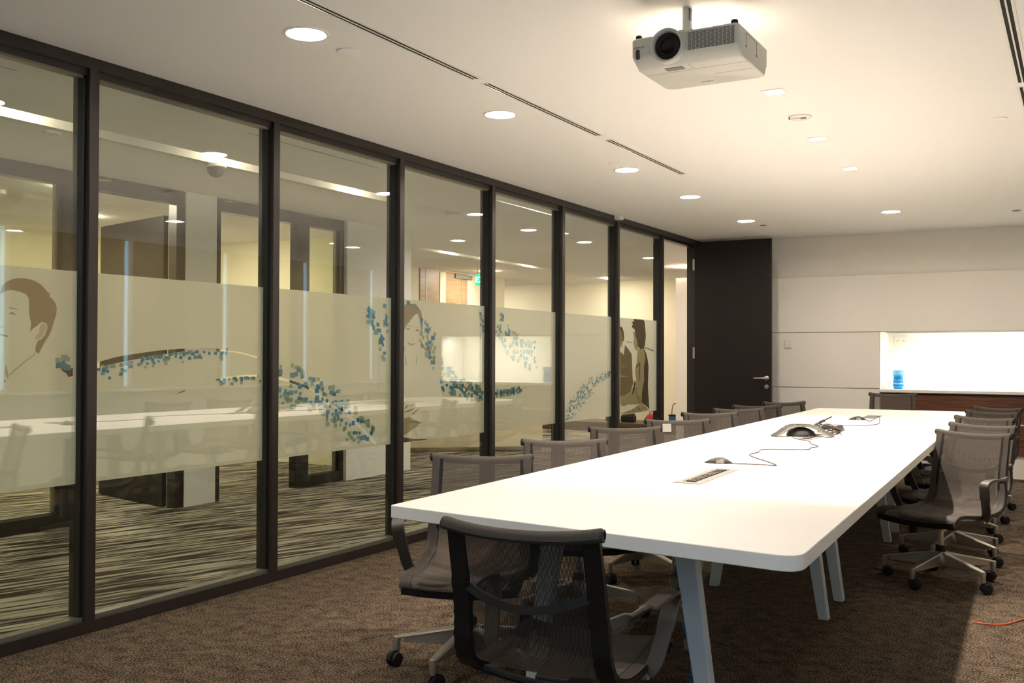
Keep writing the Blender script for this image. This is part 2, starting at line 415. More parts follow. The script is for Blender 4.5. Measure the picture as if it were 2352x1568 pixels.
# prints on the frosted film: outlines as (along the wall, height) in metres
ART = {
 'man_hair': [(2.51,1.508),(2.51,1.522),(2.516,1.542),(2.536,1.561),(2.56,1.573),(2.589,1.58),(2.618,1.581),(2.651,1.577),(2.672,1.57),(2.696,1.558),(2.71,1.545),(2.725,1.529),(2.737,1.524),(2.737,1.508),(2.753,1.496),(2.766,1.48),(2.772,1.462),(2.77,1.432),(2.76,1.402),(2.747,1.361),(2.735,1.335),(2.719,1.313),(2.699,1.28),(2.687,1.255),(2.679,1.262),(2.672,1.264),(2.671,1.287),(2.683,1.313),(2.699,1.32),(2.716,1.339),(2.727,1.368),(2.726,1.386),(2.716,1.393),(2.698,1.395),(2.678,1.378),(2.659,1.366),(2.645,1.348),(2.648,1.366),(2.65,1.388),(2.643,1.416),(2.639,1.438),(2.64,1.474),(2.636,1.499),(2.622,1.514),(2.595,1.522),(2.565,1.527),(2.538,1.524),(2.524,1.516)],
 'man_ear': [(2.69,1.371),(2.698,1.386),(2.714,1.39),(2.722,1.375),(2.716,1.353),(2.699,1.331),(2.675,1.318),(2.667,1.33),(2.687,1.345)],
 'man_eye': [(2.546,1.424),(2.554,1.432),(2.568,1.431),(2.583,1.42),(2.568,1.425),(2.554,1.426)],
 'man_brow': [(2.539,1.45),(2.554,1.454),(2.577,1.45),(2.59,1.443),(2.573,1.446),(2.55,1.448)],
 'man_mouth': [(2.507,1.339),(2.529,1.337),(2.546,1.332),(2.542,1.327),(2.529,1.33),(2.507,1.336)],
 'man_nose': [(2.507,1.374),(2.515,1.372),(2.529,1.367),(2.514,1.368),(2.507,1.37)],
 'man_collar': [(2.534,1.212),(2.542,1.194),(2.549,1.156),(2.544,1.152),(2.531,1.174)],
 'man_button': [(2.524,1.135),(2.531,1.144),(2.538,1.145),(2.535,1.138)],
 'man_shoulder': [(2.55,1.168),(2.602,1.212),(2.672,1.26),(2.673,1.257),(2.606,1.208),(2.553,1.164)],
 'wom_hair': [(5.35,1.591),(5.409,1.601),(5.47,1.604),(5.52,1.588),(5.557,1.557),(5.573,1.503),(5.58,1.46),(5.558,1.398),(5.553,1.445),(5.545,1.502),(5.514,1.541),(5.477,1.527),(5.434,1.492),(5.398,1.462),(5.375,1.44),(5.351,1.397)],
 'wom_hair2': [(5.352,1.323),(5.364,1.312),(5.371,1.284),(5.352,1.275)],
 'wom_brow1': [(5.387,1.446),(5.417,1.454),(5.449,1.448),(5.417,1.45)],
 'wom_brow2': [(5.484,1.444),(5.514,1.452),(5.543,1.444),(5.514,1.448)],
 'wom_eye1': [(5.382,1.432),(5.405,1.438),(5.432,1.431),(5.405,1.425)],
 'wom_eye2': [(5.486,1.427),(5.514,1.432),(5.536,1.424),(5.511,1.418)],
 'wom_mouth': [(5.394,1.347),(5.423,1.336),(5.454,1.333),(5.492,1.341),(5.472,1.324),(5.442,1.319),(5.414,1.327)],
 'wom_nose': [(5.429,1.363),(5.45,1.357),(5.472,1.362),(5.454,1.353)],
 'wom_neck1': [(5.366,1.256),(5.378,1.256),(5.396,1.185),(5.384,1.185)],
 'wom_neck2': [(5.507,1.263),(5.514,1.262),(5.505,1.191),(5.495,1.191)],
 'wom_sleeve': [(5.361,0.832),(5.427,0.839),(5.476,0.818),(5.55,0.793),(5.575,0.795),(5.501,0.767),(5.404,0.73),(5.362,0.719)],
 'wom_fing1': [(5.367,0.877),(5.463,0.891),(5.512,0.91),(5.463,0.883),(5.379,0.87)],
 'wom_fing2': [(5.451,0.855),(5.5,0.882),(5.549,0.894),(5.5,0.871),(5.463,0.848)],
 'wom_fing3': [(5.361,0.899),(5.396,0.915),(5.414,0.916),(5.379,0.894)],
 'wom_book': [(5.356,0.705),(5.501,0.684),(5.671,0.663),(5.551,0.658),(5.357,0.658)],
 'wom_strap': [(5.688,1.02),(5.696,1.02),(5.735,0.9),(5.722,0.805),(5.768,0.735),(5.75,0.592),(5.737,0.593),(5.755,0.733),(5.713,0.805),(5.725,0.901)],
 'c_hairw': [(9.269,1.64),(9.521,1.648),(9.567,1.611),(9.589,1.525),(9.601,1.464),(9.578,1.368),(9.545,1.329),(9.455,1.324),(9.389,1.349),(9.367,1.409),(9.323,1.459),(9.312,1.518),(9.226,1.545),(9.258,1.58),(9.216,1.596),(9.291,1.602)],
 'c_facew': [(9.259,1.491),(9.319,1.51),(9.334,1.451),(9.371,1.4),(9.4,1.341),(9.367,1.306),(9.313,1.323),(9.27,1.39),(9.291,1.424)],
 'c_jackw': [(9.389,1.324),(9.567,1.333),(9.636,1.247),(9.677,1.142),(9.659,0.933),(9.701,0.695),(9.591,0.739),(9.49,0.774),(9.424,0.759),(9.325,0.874),(9.346,1.009),(9.314,1.094),(9.357,1.196)],
 'c_jackdark': [(9.556,1.333),(9.636,1.247),(9.677,1.142),(9.659,0.933),(9.701,0.695),(9.591,0.739),(9.49,0.774),(9.501,0.885),(9.557,1.005),(9.545,1.134),(9.59,1.229)],
 'c_fold1': [(9.422,1.195),(9.456,1.178),(9.445,1.007),(9.423,1.007)],
 'c_fold2': [(9.335,1.145),(9.401,1.174),(9.423,1.168),(9.346,1.132)],
 'c_headm': [(8.935,1.546),(8.986,1.535),(9.023,1.495),(9.04,1.437),(9.028,1.404),(8.987,1.395),(8.936,1.39)],
 'c_facem': [(8.936,1.509),(8.976,1.502),(8.997,1.453),(9.017,1.428),(9.007,1.403),(8.977,1.345),(8.936,1.329)],
 'c_bodym': [(8.936,1.296),(9.028,1.263),(9.059,1.363),(9.153,1.314),(9.227,1.272),(9.238,1.179),(9.249,1.044),(9.271,0.977),(9.196,0.894),(9.071,0.861),(8.938,0.853)],
 'c_tie': [(8.987,1.168),(9.091,1.172),(9.091,1.139),(8.988,1.138)],
 'c_arms': [(8.948,0.853),(9.091,0.86),(9.175,0.887),(9.282,0.951),(9.347,0.924),(9.369,0.847),(9.457,0.827),(9.479,0.774),(9.369,0.757),(9.134,0.767),(9.03,0.751),(8.948,0.771)],
 'c_arm_dark': [(9.239,0.876),(9.303,1.01),(9.336,0.975),(9.303,0.917),(9.26,0.859)],
 'c_paper': [(8.938,0.681),(9.239,0.712),(9.501,0.773),(9.683,0.687),(9.24,0.674)],
 'c_line1': [(9.239,0.712),(9.261,0.714),(9.315,0.679),(9.293,0.68)],
 'c_line2': [(9.358,0.737),(9.38,0.737),(9.479,0.681),(9.457,0.681)],
 'rA0': [(2.795,1.19),(2.818,1.197),(2.829,1.186),(2.856,1.194),(2.856,1.158),(2.835,1.152),(2.823,1.169),(2.806,1.179)],
 'rA1': [(2.96,1.204),(3.002,1.223),(3.089,1.243),(3.211,1.26),(3.337,1.275),(3.47,1.284),(3.669,1.29),(3.781,1.279),(3.896,1.266),(4.011,1.241),(4.011,1.234),(3.896,1.259),(3.781,1.274),(3.67,1.277),(3.47,1.269),(3.337,1.251),(3.211,1.234),(3.09,1.214),(3.002,1.197),(2.96,1.185)],
 'rA2': [(4.147,1.213),(4.184,1.202),(4.185,1.196),(4.147,1.205)],
 'rB1': [(3.433,1.054),(3.495,1.073),(3.587,1.1),(3.671,1.12),(3.807,1.139),(3.898,1.145),(4.012,1.145),(4.012,1.133),(3.898,1.133),(3.807,1.128),(3.695,1.118),(3.587,1.095),(3.495,1.068)],
 'rB2': [(4.15,1.131),(4.168,1.129),(4.217,1.122),(4.268,1.109),(4.323,1.096),(4.385,1.08),(4.447,1.056),(4.521,1.029),(4.597,0.998),(4.638,0.975),(4.71,0.935),(4.806,0.88),(4.916,0.806),(5.076,0.684),(5.047,0.679),(4.889,0.799),(4.78,0.868),(4.721,0.915),(4.607,0.968),(4.546,0.997),(4.472,1.029),(4.385,1.066),(4.319,1.08),(4.268,1.095),(4.218,1.106),(4.168,1.115),(4.15,1.117)],
 'rD': [(6.562,1.598),(6.578,1.569),(6.623,1.529),(6.668,1.484),(6.74,1.427),(6.82,1.355),(6.955,1.303),(7.123,1.27),(7.297,1.27),(7.447,1.286),(7.539,1.301),(7.539,1.296),(7.447,1.278),(7.297,1.26),(7.123,1.255),(6.942,1.289),(6.793,1.342),(6.707,1.413),(6.636,1.47),(6.591,1.521),(6.562,1.553)],
 'rE3': [(5.983,1.062),(6.06,1.041),(6.139,1.019),(6.241,0.993),(6.361,0.982),(6.361,0.966),(6.241,0.977),(6.139,1.004),(6.053,1.026)],
 'rE4': [(6.561,0.966),(6.652,0.965),(6.743,0.965),(6.849,0.977),(6.957,0.984),(7.082,0.999),(6.957,0.979),(6.849,0.969),(6.743,0.954),(6.652,0.949),(6.561,0.95)],
 'rC3': [(5.541,1.372),(5.597,1.314),(5.674,1.256),(5.732,1.216),(5.719,1.212),(5.648,1.256),(5.578,1.307),(5.534,1.357)],
 'rF': [(7.762,0.733),(7.85,0.795),(7.984,0.864),(8.121,0.927),(8.298,0.995),(8.481,1.05),(8.68,1.09),(8.68,1.08),(8.481,1.038),(8.316,0.983),(8.147,0.911),(8.009,0.844),(7.875,0.771),(7.762,0.711)],
 'rG': [(9.578,1.361),(9.816,1.335),(9.816,1.313),(9.579,1.347)],
 'rG2': [(9.567,1.346),(9.816,1.311),(9.817,1.3),(9.567,1.338)],
 'rH': [(9.09,1.399),(9.248,1.388),(9.248,1.382),(9.09,1.394)],
}

# ------------------------------------------------------------------ the room shell
HC, YB, XR, YF = 2.599, 11.306, 4.75, -3.0
rects = lambda x0, x1, y0, y1: [(x0, y0), (x1, y0), (x1, y1), (x0, y1)]
circ = lambda x, y, r, n=24: [(x + r * math.cos(2 * math.pi * k / n), y + r * math.sin(2 * math.pi * k / n)) for k in range(n)]

struct(MB().box(0, XR, YF, YB + 0.6, -0.05, 0.0).build('floor', M_carpet))
struct(MB().box(-9, 0, YF, 20, -0.05, 0.0).build('floor_corridor', M_stripe))

DOWN = [(1.067, 3.126), (1.071, 4.713), (1.034, 6.571), (1.016, 7.949), (0.99, 9.644), (2.35, 9.667), (3.95, 6.9), (3.9, 9.65), (1.07, 1.45), (1.07, -0.4), (3.9, 0.6)]
SPOT = [(2.53, 2.72), (2.53, 3.86), (2.526, 4.99), (2.475, 6.197), (2.445, 7.301)]
SLOTS = [(1.328, 2.73, 4.05), (1.328, 4.14, 5.46), (1.328, 5.60, 6.93), (3.63, 2.75, 5.41), (3.63, 5.50, 7.08), (1.328, 0.2, 2.64)]
holes = [circ(x, y, 0.084) for x, y in DOWN]
holes += [rects(x - 0.048, x + 0.048, y - 0.048, y + 0.048) for x, y in SPOT]
holes += [rects(x - 0.019, x + 0.019, a, b) for x, a, b in SLOTS]
cl = MB().poly([rects(0, XR, YF, YB + 0.1)] + holes, lambda a, b: (a, b, HC))
cl.add([(0, YF, HC + .14), (XR, YF, HC + .14), (XR, YB + .1, HC + .14), (0, YB + .1, HC + .14)], [(0, 1, 2, 3)])
struct(cl.build('ceiling', M_ceil, fixn=False))

# right wall with window band and blinds (seen only in the glass)
WIN = [(-2.6 + 1.38 * k, -2.6 + 1.38 * k + 1.30) for k in range(10)]
wr = MB().box(XR, XR + 0.15, YF, YB + .6, 0, 0.92).box(XR, XR + 0.15, YF, YB + .6, 2.45, HC + .14)
wr.box(XR, XR + .15, YF, WIN[0][0], .92, 2.45)
for i, (a, b) in enumerate(WIN):
    nx = WIN[i + 1][0] if i + 1 < len(WIN) else YB + .6
    wr.box(XR, XR + .15, b, nx, .92, 2.45)
struct(wr.build('wall_right', M_wall))
for i, (a, b) in enumerate(WIN):
    w = struct(MB().box(XR + .08, XR + .09, a, b, .92, 2.45).build('window_%d' % (20 + i), M_glass2))
    if i == 1: continue
    MB().box(XR - .012, XR - .004, a - .02, b - .05, .896, 2.46).build('blind', M_blind, w)
struct(MB().box(0, XR, YF - .15, YF, 0, HC + .14).build('wall_front', M_wall))
struct(MB().box(XR - .10, XR, YF, YB, .865, .89).build('trim_40', M_white))

# back wall: recessed upper part, proud panels, lit niche
NX0, NX1, NZ0, NZ1, ND = 1.974, 3.68, 0.900, 1.522, 0.56
wall_back = struct(MB().box(0, XR, YB + .051, YB + .09, NZ1 + .001, HC).build('wall_back', M_wall))
wall_low = struct(MB().box(0, NX0 - .001, YB + .051, YB + .09, 0, NZ1).build('wall_back.001', M_wall))
struct(MB().box(NX1 + .004, XR, YB, YB + .09, 0, NZ1).build('wall_back.002', M_panel))
for x0, x1, z0, z1 in ((0.0, XR, 1.526, 2.149), (0.0, NX0 - .002, .906, 1.521), (0.0, NX0 - .002, .10, .900)):
    MB().box(x0 + .002, x1 - .002, YB, YB + .05, z0, z1).build('panel', M_panel, wall_back if z0 > 1 else wall_low, bevel=0.002)
MB().box(0.002, NX0 - .004, YB + .012, YB + .05, 0, .096).build('plinth', M_panel, wall_low)
nb = MB()
y0, y1 = YB + .002, YB + ND
nb.add([(NX0, y0, NZ0), (NX1, y0, NZ0), (NX1, y1, NZ0), (NX0, y1, NZ0), (NX0, y0, NZ1), (NX1, y0, NZ1), (NX1, y1, NZ1), (NX0, y1, NZ1)],
       [(4, 7, 6, 5), (0, 3, 7, 4), (3, 2, 6, 7), (2, 1, 5, 6)])
MB.build(nb, 'niche_lining', M_white, wall_back, fixn=False)
struct(MB().box(NX0 + .004, NX1 - .004, y1 - .016, y1 - .002, NZ0, NZ0 + .05).build('trim_41', M_white))
struct(MB().box(-.2, XR + .2, YB + ND + .02, YB + ND + .1, 0, HC).build('wall_behind', M_wall))
pl = MB().box(NX0 + .05, NX1 - .05, YB + .10, YB + .16, NZ1 - .012, NZ1 - .001).build('niche_lamp', M_plastic)
tag(pl, 'slim linear lamp under the top of the bright wall niche', 'lamp')
for xx in (2.72, 3.32):
    la = bpy.data.lights.new('niche_light', 'AREA'); la.shape = 'RECTANGLE'; la.size = 0.5; la.size_y = .05
    la.energy = LAMP_NICHE; la.color = (1.0, .97, .86)
    lo = bpy.data.objects.new('niche_light', la); COL.objects.link(lo); lo.location = (xx, YB + .13, NZ1 - .016); lo.parent = pl
    lo.rotation_euler = (R(12), 0, 0)

# ------------------------------------------------------------------ glazed partition
MY = [-1.752, -0.58, 0.592, 1.764, 2.936, 4.107, 5.279, 6.451, 7.623, 8.794, 9.966]
YD0, YD1 = 9.966, 10.95
n_trim = [0]
def trim(mb, m=M_frame, bevel=0.0):
    n_trim[0] += 1
    return struct(mb.build('trim_%d' % n_trim[0], m, bevel=bevel))
top = trim(MB().box(-.10, 0.0, YF, YB, 2.547, HC))
MB().box(-.085, -.022, YF, YD0 - .05, 2.517, 2.547).build('glazing_channel', M_frame, top)
MB().box(-.072, -.030, YF, YD0 - .05, 2.506, 2.517).build('sealing_strip', M_sill, top)
bot = trim(MB().box(-.10, 0.0, YF, YD0, 0, .055))
MB().box(-.080, -.024, YF, YD0 - .05, .055, .072).build('glazing_channel', M_sill, bot)
for i, y in enumerate(MY):
    m = trim(MB().box(-.10, 0, y - .048, y, .055, 2.547))
    MB().box(-.066, -.060, y - .056, y - .048, .072, 2.517).build('gasket', M_sill, m)
    MB().box(-.10, -.030, y - .062, y - .048, .072, 2.517).build('glazing_bead', M_gasket, m)
jamb = trim(MB().box(-.10, 0.0, YD1, YD1 + .07, 0, 2.547))
trim(MB().box(-.10, 0.0, YD1 + .07, YB + .05, 0, 2.547), M_wall)
trim(MB().box(-.10, -.03, YD0, YD1, 2.517, 2.547))

random.seed(7)
XA = -.0575
def flat(pts, x=XA): return lambda a, b: (x, a, b)
def ring(name): return ART[name]
PRINTS = {
    0: [('man_hair', M_hair, 'portrait_hair'), ('man_ear', M_skin, 'portrait_ear'), ('man_eye', M_line, 'portrait_eye'), ('man_brow', M_mid, 'portrait_brow'), ('man_mouth', M_line, 'portrait_mouth'), ('man_nose', M_mid, 'portrait_nose'), ('man_collar', M_mid, 'portrait_collar'), ('man_button', M_line, 'portrait_button'), ('man_shoulder', M_mid, 'portrait_shoulder')],
    3: [('wom_hair', M_hair, 'portrait_hair'), ('wom_hair2', M_hair, 'portrait_hair'), ('wom_brow1', M_line, 'portrait_brow'), ('wom_brow2', M_line, 'portrait_brow'), ('wom_eye1', M_line, 'portrait_eye'), ('wom_eye2', M_line, 'portrait_eye'), ('wom_mouth', M_mid, 'portrait_mouth'), ('wom_nose', M_mid, 'portrait_nose'), ('wom_neck1', M_mid, 'portrait_neck'), ('wom_neck2', M_mid, 'portrait_neck'), ('wom_sleeve', M_mid, 'portrait_sleeve'), ('wom_fing1', M_line, 'portrait_finger'), ('wom_fing2', M_line, 'portrait_finger'), ('wom_fing3', M_line, 'portrait_finger'), ('wom_book', M_deep, 'portrait_book'), ('rE3', M_ribo, 'ribbon_print'), ('rC3', M_ribo, 'ribbon_print')],
    4: [('rD', M_rib, 'ribbon_print'), ('rE4', M_ribo, 'ribbon_print')],
    5: [('rF', M_rib, 'ribbon_print')],
    6: [('c_paper', M_mid, 'portrait_paper'), ('c_line1', M_line, 'portrait_paper'), ('c_line2', M_line, 'portrait_paper'), ('c_facew', M_mid, 'portrait_face'), ('c_jackw', M_mid, 'portrait_jacket'), ('c_jackdark', M_deep, 'portrait_jacket'), ('c_fold1', M_line, 'portrait_fold'), ('c_fold2', M_deep, 'portrait_fold'), ('c_hairw', M_deep, 'portrait_hair'), ('c_bodym', M_line, 'portrait_jacket'), ('c_tie', M_mid, 'portrait_shirt'), ('c_headm', M_deep, 'portrait_hair'), ('c_facem', M_mid, 'portrait_face'), ('c_arms', M_mid, 'portrait_arm'), ('c_arm_dark', M_deep, 'portrait_arm'), ('rG', M_rib, 'ribbon_print'), ('rG2', M_px[0], 'ribbon_print'), ('rH', M_px[0], 'ribbon_print')],
}
CUTS = {0: ['rA0'], 1: ['rA1', 'rB1'], 2: ['rB2']}
# clouds of little printed squares: path, spread above, spread below, count
CLOUDS = {
    0: [([(2.79, 1.21), (2.83, 1.23)], .02, .05, 9)],
    1: [([(2.96, 1.165), (3.003, 1.182), (3.13, 1.206), (3.284, 1.235), (3.448, 1.258), (3.682, 1.272), (3.80, 1.274)], .008, .045, 110), ([(3.70, 1.117), (3.85, 1.128), (4.03, 1.125)], .004, .03, 36)],
    2: [([(4.13, 1.125), (4.217, 1.114), (4.321, 1.088), (4.46, 1.042), (4.602, .983), (4.679, .945), (4.745, .901), (4.848, .84), (4.982, .743), (5.03, .70)], .10, .15, 170), ([(4.985, 1.61), (4.98, 1.52), (5.05, 1.45), (5.10, 1.38), (5.15, 1.27)], .06, .06, 40), ([(5.15, 1.60), (5.16, 1.42)], .05, .05, 12)],
    3: [([(5.36, 1.61), (5.48, 1.61)], .015, .02, 7), ([(5.57, 1.50), (5.62, 1.43), (5.72, 1.36)], .05, .05, 16), ([(5.56, 1.34), (5.66, 1.26), (5.73, 1.21)], .08, .07, 22), ([(5.79, 1.20), (5.87, 1.14), (6.0, 1.09)], .04, .05, 20), ([(5.82, 1.04), (6.018, 1.044), (6.099, 1.022), (6.19, .998), (6.36, .975)], .055, .075, 80), ([(6.33, 1.60), (6.36, 1.42)], .02, .02, 10)],
    4: [([(6.56, 1.60), (6.585, 1.545), (6.63, 1.499), (6.688, 1.449), (6.767, 1.385), (6.881, 1.322), (7.039, 1.279), (7.21, 1.265)], .10, .13, 110), ([(6.561, .958), (6.743, .960), (6.957, .982)], .025, .02, 46)],
    5: [([(7.69, .69), (7.762, .722), (7.862, .783), (7.997, .854), (8.134, .919), (8.307, .989)], .085, .10, 210), ([(8.307, .989), (8.481, 1.044), (8.70, 1.09)], .035, .035, 70)],
}
def inside(p, poly):
    c = False
    for i in range(len(poly)):
        (x1, y1), (x2, y2) = poly[i - 1], poly[i]
        if (y1 > p[1]) != (y2 > p[1]) and p[0] < (x2 - x1) * (p[1] - y1) / (y2 - y1) + x1: c = not c
    return c
for k in range(len(MY) - 1):
    ya, yb = MY[k] + .002, MY[k + 1] - .058
    pane = struct(MB().box(-.056, -.044, ya, yb, .068, 2.512).build('window_%d' % (k + 1), M_glass))
    q = k - 3                                     # 0 = the first bay with a portrait
    cuts = [ART[c] for c in CUTS.get(q, [])]
    lim = lambda lp: [(min(max(a, ya + .004), yb - .004), min(max(b, .676), 1.624)) for a, b in lp]
    fl = MB().poly([rects(ya, yb, .670, 1.630)] + [lim(c) for c in cuts], flat(None, -.0610))
    fm = fl.build('frosted_film', M_film, pane, fixn=False)
    if q < 0: continue
    for j, (nm, mt, oname) in enumerate(PRINTS.get(q, [])):
        pts = [(min(max(a, ya), yb), min(max(b, .671), 1.629)) for a, b in ART[nm]]
        MB().poly([pts], flat(None, -.0600 + j * .00012)).build(oname, mt, pane, fixn=False)
    if q in CLOUDS:
        mb = MB()
        i = 0
        for path, upw, dn, cnt in CLOUDS[q]:
            seg = [math.dist(path[t], path[t + 1]) for t in range(len(path) - 1)]
            T = sum(seg)
            for _ in range(cnt):
                u = random.random() ** .9 * T
                t = 0
                while t < len(seg) - 1 and u > seg[t]: u -= seg[t]; t += 1
                fr = u / seg[t]
                a = path[t][0] + (path[t + 1][0] - path[t][0]) * fr
                b = path[t][1] + (path[t + 1][1] - path[t][1]) * fr
                d = random.random() ** .85
                side = random.random() < .5
                b += d * upw if side else -d * dn
                a += random.uniform(-.02, .02)
                h = random.uniform(.018, .030) * {1: .6, 5: .62}.get(q, 1)
                s = h * random.choice([1.0, 1.25, 1.25, 1.5])
                if not (ya + .02 < a < yb - .02 and .69 < b < 1.615): continue
                if any(inside((a, b), c) for c in cuts): continue
                col = 0 if d < .35 else (1 if d < .6 else 2)
                if random.random() < .25: col = random.choice([0, 1, 2])
                x = -.0585 + (i % 40) * .00004; i += 1
                mb.add([(x, a - s / 2, b - h / 2), (x, a + s / 2, b - h / 2), (x, a + s / 2, b + h / 2), (x, a - s / 2, b + h / 2)], [(0, 1, 2, 3)], col)
        o = mb.build('confetti_print', M_px, pane, fixn=False)
        o['kind'] = 'stuff'

# ------------------------------------------------------------------ open door
dr = struct(MB().box(0.012, 0.895, YD1 - .045, YD1, .008, 2.566).build('door_1', M_door))
for z in (2.31, 1.29, .30):
    MB().box(-.012, .012, YD1 - .052, YD1 - .046, z - .065, z + .065).lathe([(.007, -.065), (.007, .065)], 10, (0.0, YD1 - .052, z)).build('hinge', M_steel, dr)
h = MB().lathe([(.027, 0), (.027, -.010), (.022, -.014)], 20, (.845, YD1 - .045, 1.01), 'y')
h.tube([(.845, YD1 - .055, 1.01), (.845, YD1 - .10, 1.01), (.83, YD1 - .108, 1.01), (.715, YD1 - .108, 1.008)], .010, 10)
h.build('lever_handle', M_steel, dr, smooth=True)
lk = MB().lathe([(.024, 0), (.024, -.008), (.018, -.011)], 20, (.845, YD1 - .045, .915), 'y')
lk.build('lock_rose', M_greyp, dr, smooth=True)

# ------------------------------------------------------------------ ceiling fittings of the room
def downlight(x, y, label, m=M_down, r=.08, z=HC, grp='round ceiling downlights'):
    t = tag(empty('downlight', (x, y, z)), label, 'light', grp)
    MB().lathe([(r, .012), (r, -.001), (r + .004, -.004), (r + .016, -.003), (r + .018, 0), (r + .004, .0), (r + .004, .012)], 32, caps=False).build('trim_ring', M_lip, t, smooth=True)
    MB().lathe([(r, .010), (.001, .010)], 32, caps=False).build('diffuser', m, t)
    return t
DL = ['downlight nearest the camera in the row along the glass wall', 'second downlight from the camera in the row along the glass wall', 'third downlight from the camera in the row along the glass wall', 'fourth downlight from the camera in the row along the glass wall',
      'fifth and last downlight of the glass wall row, above the dark door', 'lone downlight in front of the lit niche wall', 'downlight over the right-hand chairs beside the blinds', 'downlight in the right corner beside the niche wall',
      'downlight above the glass wall just behind the camera', 'rearmost downlight above the glass wall behind the camera', 'downlight above the blinds behind the camera']
for (x, y), l in zip(DOWN, DL):
    downlight(x, y, 'round white recessed ' + l)

def spot(x, y, label, power=1.0):
    t = tag(empty('square_spotlight', (x, y, HC)), label, 'spotlight', 'square ceiling spotlights')
    f = MB()
    for x0, x1, y0, y1 in ((-.056, .056, -.056, -.047), (-.056, .056, .047, .056), (-.056, -.047, -.047, .047), (.047, .056, -.047, .047)):
        f.box(x0, x1, y0, y1, -.003, .001)
    f.build('bezel', M_lip, t)
    b = MB()
    a = .047
    b.add([(-a, -a, 0), (a, -a, 0), (a, a, 0), (-a, a, 0), (-a, -a, .07), (a, -a, .07), (a, a, .07), (-a, a, .07)], [(0, 1, 5, 4), (1, 2, 6, 5), (2, 3, 7, 6), (3, 0, 4, 7)])
    b.build('reflector_box', M_steel, t, fixn=False)
    MB().add([(-a, -a, .07), (a, -a, .07), (a, a, .07), (-a, a, .07)], [(0, 1, 2, 3)]).build('back_plate', M_dark, t, fixn=False)
    MB().lathe([(.001, .045), (.018, .042), (.028, .05), (.03, .068)], 20, caps=False).build('lamp', M_halo, t, smooth=True)
    la = bpy.data.lights.new('spot_light', 'SPOT'); la.energy = LAMP_SPOT * power; la.color = HALO
    la.spot_size = R(96); la.spot_blend = .75; la.shadow_soft_size = .025
    lo = bpy.data.objects.new('spot_light', la); COL.objects.link(lo); lo.location = (0, 0, .03); lo.parent = t
    return t
M_halo = emit('halogen_lamp', HALO, 7.0)
for (x, y), l in zip(SPOT, ('added out of view to brighten the near table end', 'hidden behind the projector', 'just below the projector in view', 'second beyond the projector', 'farthest from the projector')):
    spot(x, y, 'small square recessed halogen spotlight ' + l, 0.28 if y < 3 else 1.0)   # the nearest lamp is an added, weak fill for the near table end

SL = ['nearest the camera beside the big downlight', 'middle of three beside the glass wall', 'farthest of three beside the glass wall', 'beside the right wall near the projector', 'beside the right wall beyond the projector', 'overhead behind the camera']
for (x, a, b), l in zip(SLOTS, SL):
    t = tag(empty('slot_diffuser', (x, (a + b) / 2, HC)), 'long white slot air diffuser with two dark lines, ' + l, 'air vent', 'linear slot diffusers')
    L2 = (b - a) / 2
    f = MB()
    for x0, x1 in ((-.030, -.018), (.018, .030), (-.0035, .0035)): f.box(x0, x1, -L2, L2, -.002, -.0002)
    f.box(-.030, .030, -L2 - .012, -L2, -.002, -.0002).box(-.030, .030, L2, L2 + .012, -.002, -.0002)
    f.build('flange', M_lip, t)
    MB().box(-.019, .019, -L2, L2, .0004, .02).build('plenum', M_recess, t)

def disc(name, x, y, r, label, cat, m=M_plastic, h=.008, z=HC):
    t = MB().lathe([(r, 0), (r, -h * .6), (r * .86, -h), (.001, -h)], 28, caps=False).build(name, m, smooth=True, loc=(x, y, z - .0005))
    return tag(t, label, cat)
disc('ceiling_speaker', 1.068, 3.399, .052, 'flat white round cover beside the nearest downlight', 'cover', M_ceil, .006)
disc('ceiling_sensor', 3.474, 6.18, .047, 'white round cover on the ceiling near the right slot diffuser', 'cover', M_ceil, .006)
disc('ceiling_sensor', 1.042, 6.316, .038, 'small white round cover beside the third downlight', 'cover', M_ceil, .006)
disc('sprinkler_cover', 1.052, 10.04, .036, 'small grey ceiling disc above the dark door', 'sprinkler', M_greyp, .006)
disc('sprinkler_cover', 3.366, 10.13, .04, 'small grey ceiling disc near the niche wall at right', 'sprinkler', M_seam, .006)
t = tag(empty('motion_sensor', (2.511, 5.58, HC)), 'round white motion sensor between the first two square spotlights', 'sensor')
MB().lathe([(.066, 0), (.066, -.006), (.060, -.010), (.001, -.010)], 30, caps=False).build('body', M_plastic, t, smooth=True)
MB().box(.008, .036, -.018, .010, -.013, -.010).build('lens', M_greyp, t)
MB().box(-.05, -.044, -.046, -.040, -.020, -.009).build('screw', M_cable, t)
MB().lathe([(.026, -.010), (.026, -.014), (.02, -.016), (.001, -.016)], 20, (-.02, .0, 0), caps=False).build('dome', M_plastic, t, smooth=True)

sb = MB().bbox(-.004, .055, -.05, .05, -.038, 0, .005).build('sensor_box', M_plastic, loc=(.006, 8.70, HC))
tag(sb, 'small white sensor box where glass frame meets ceiling', 'sensor')

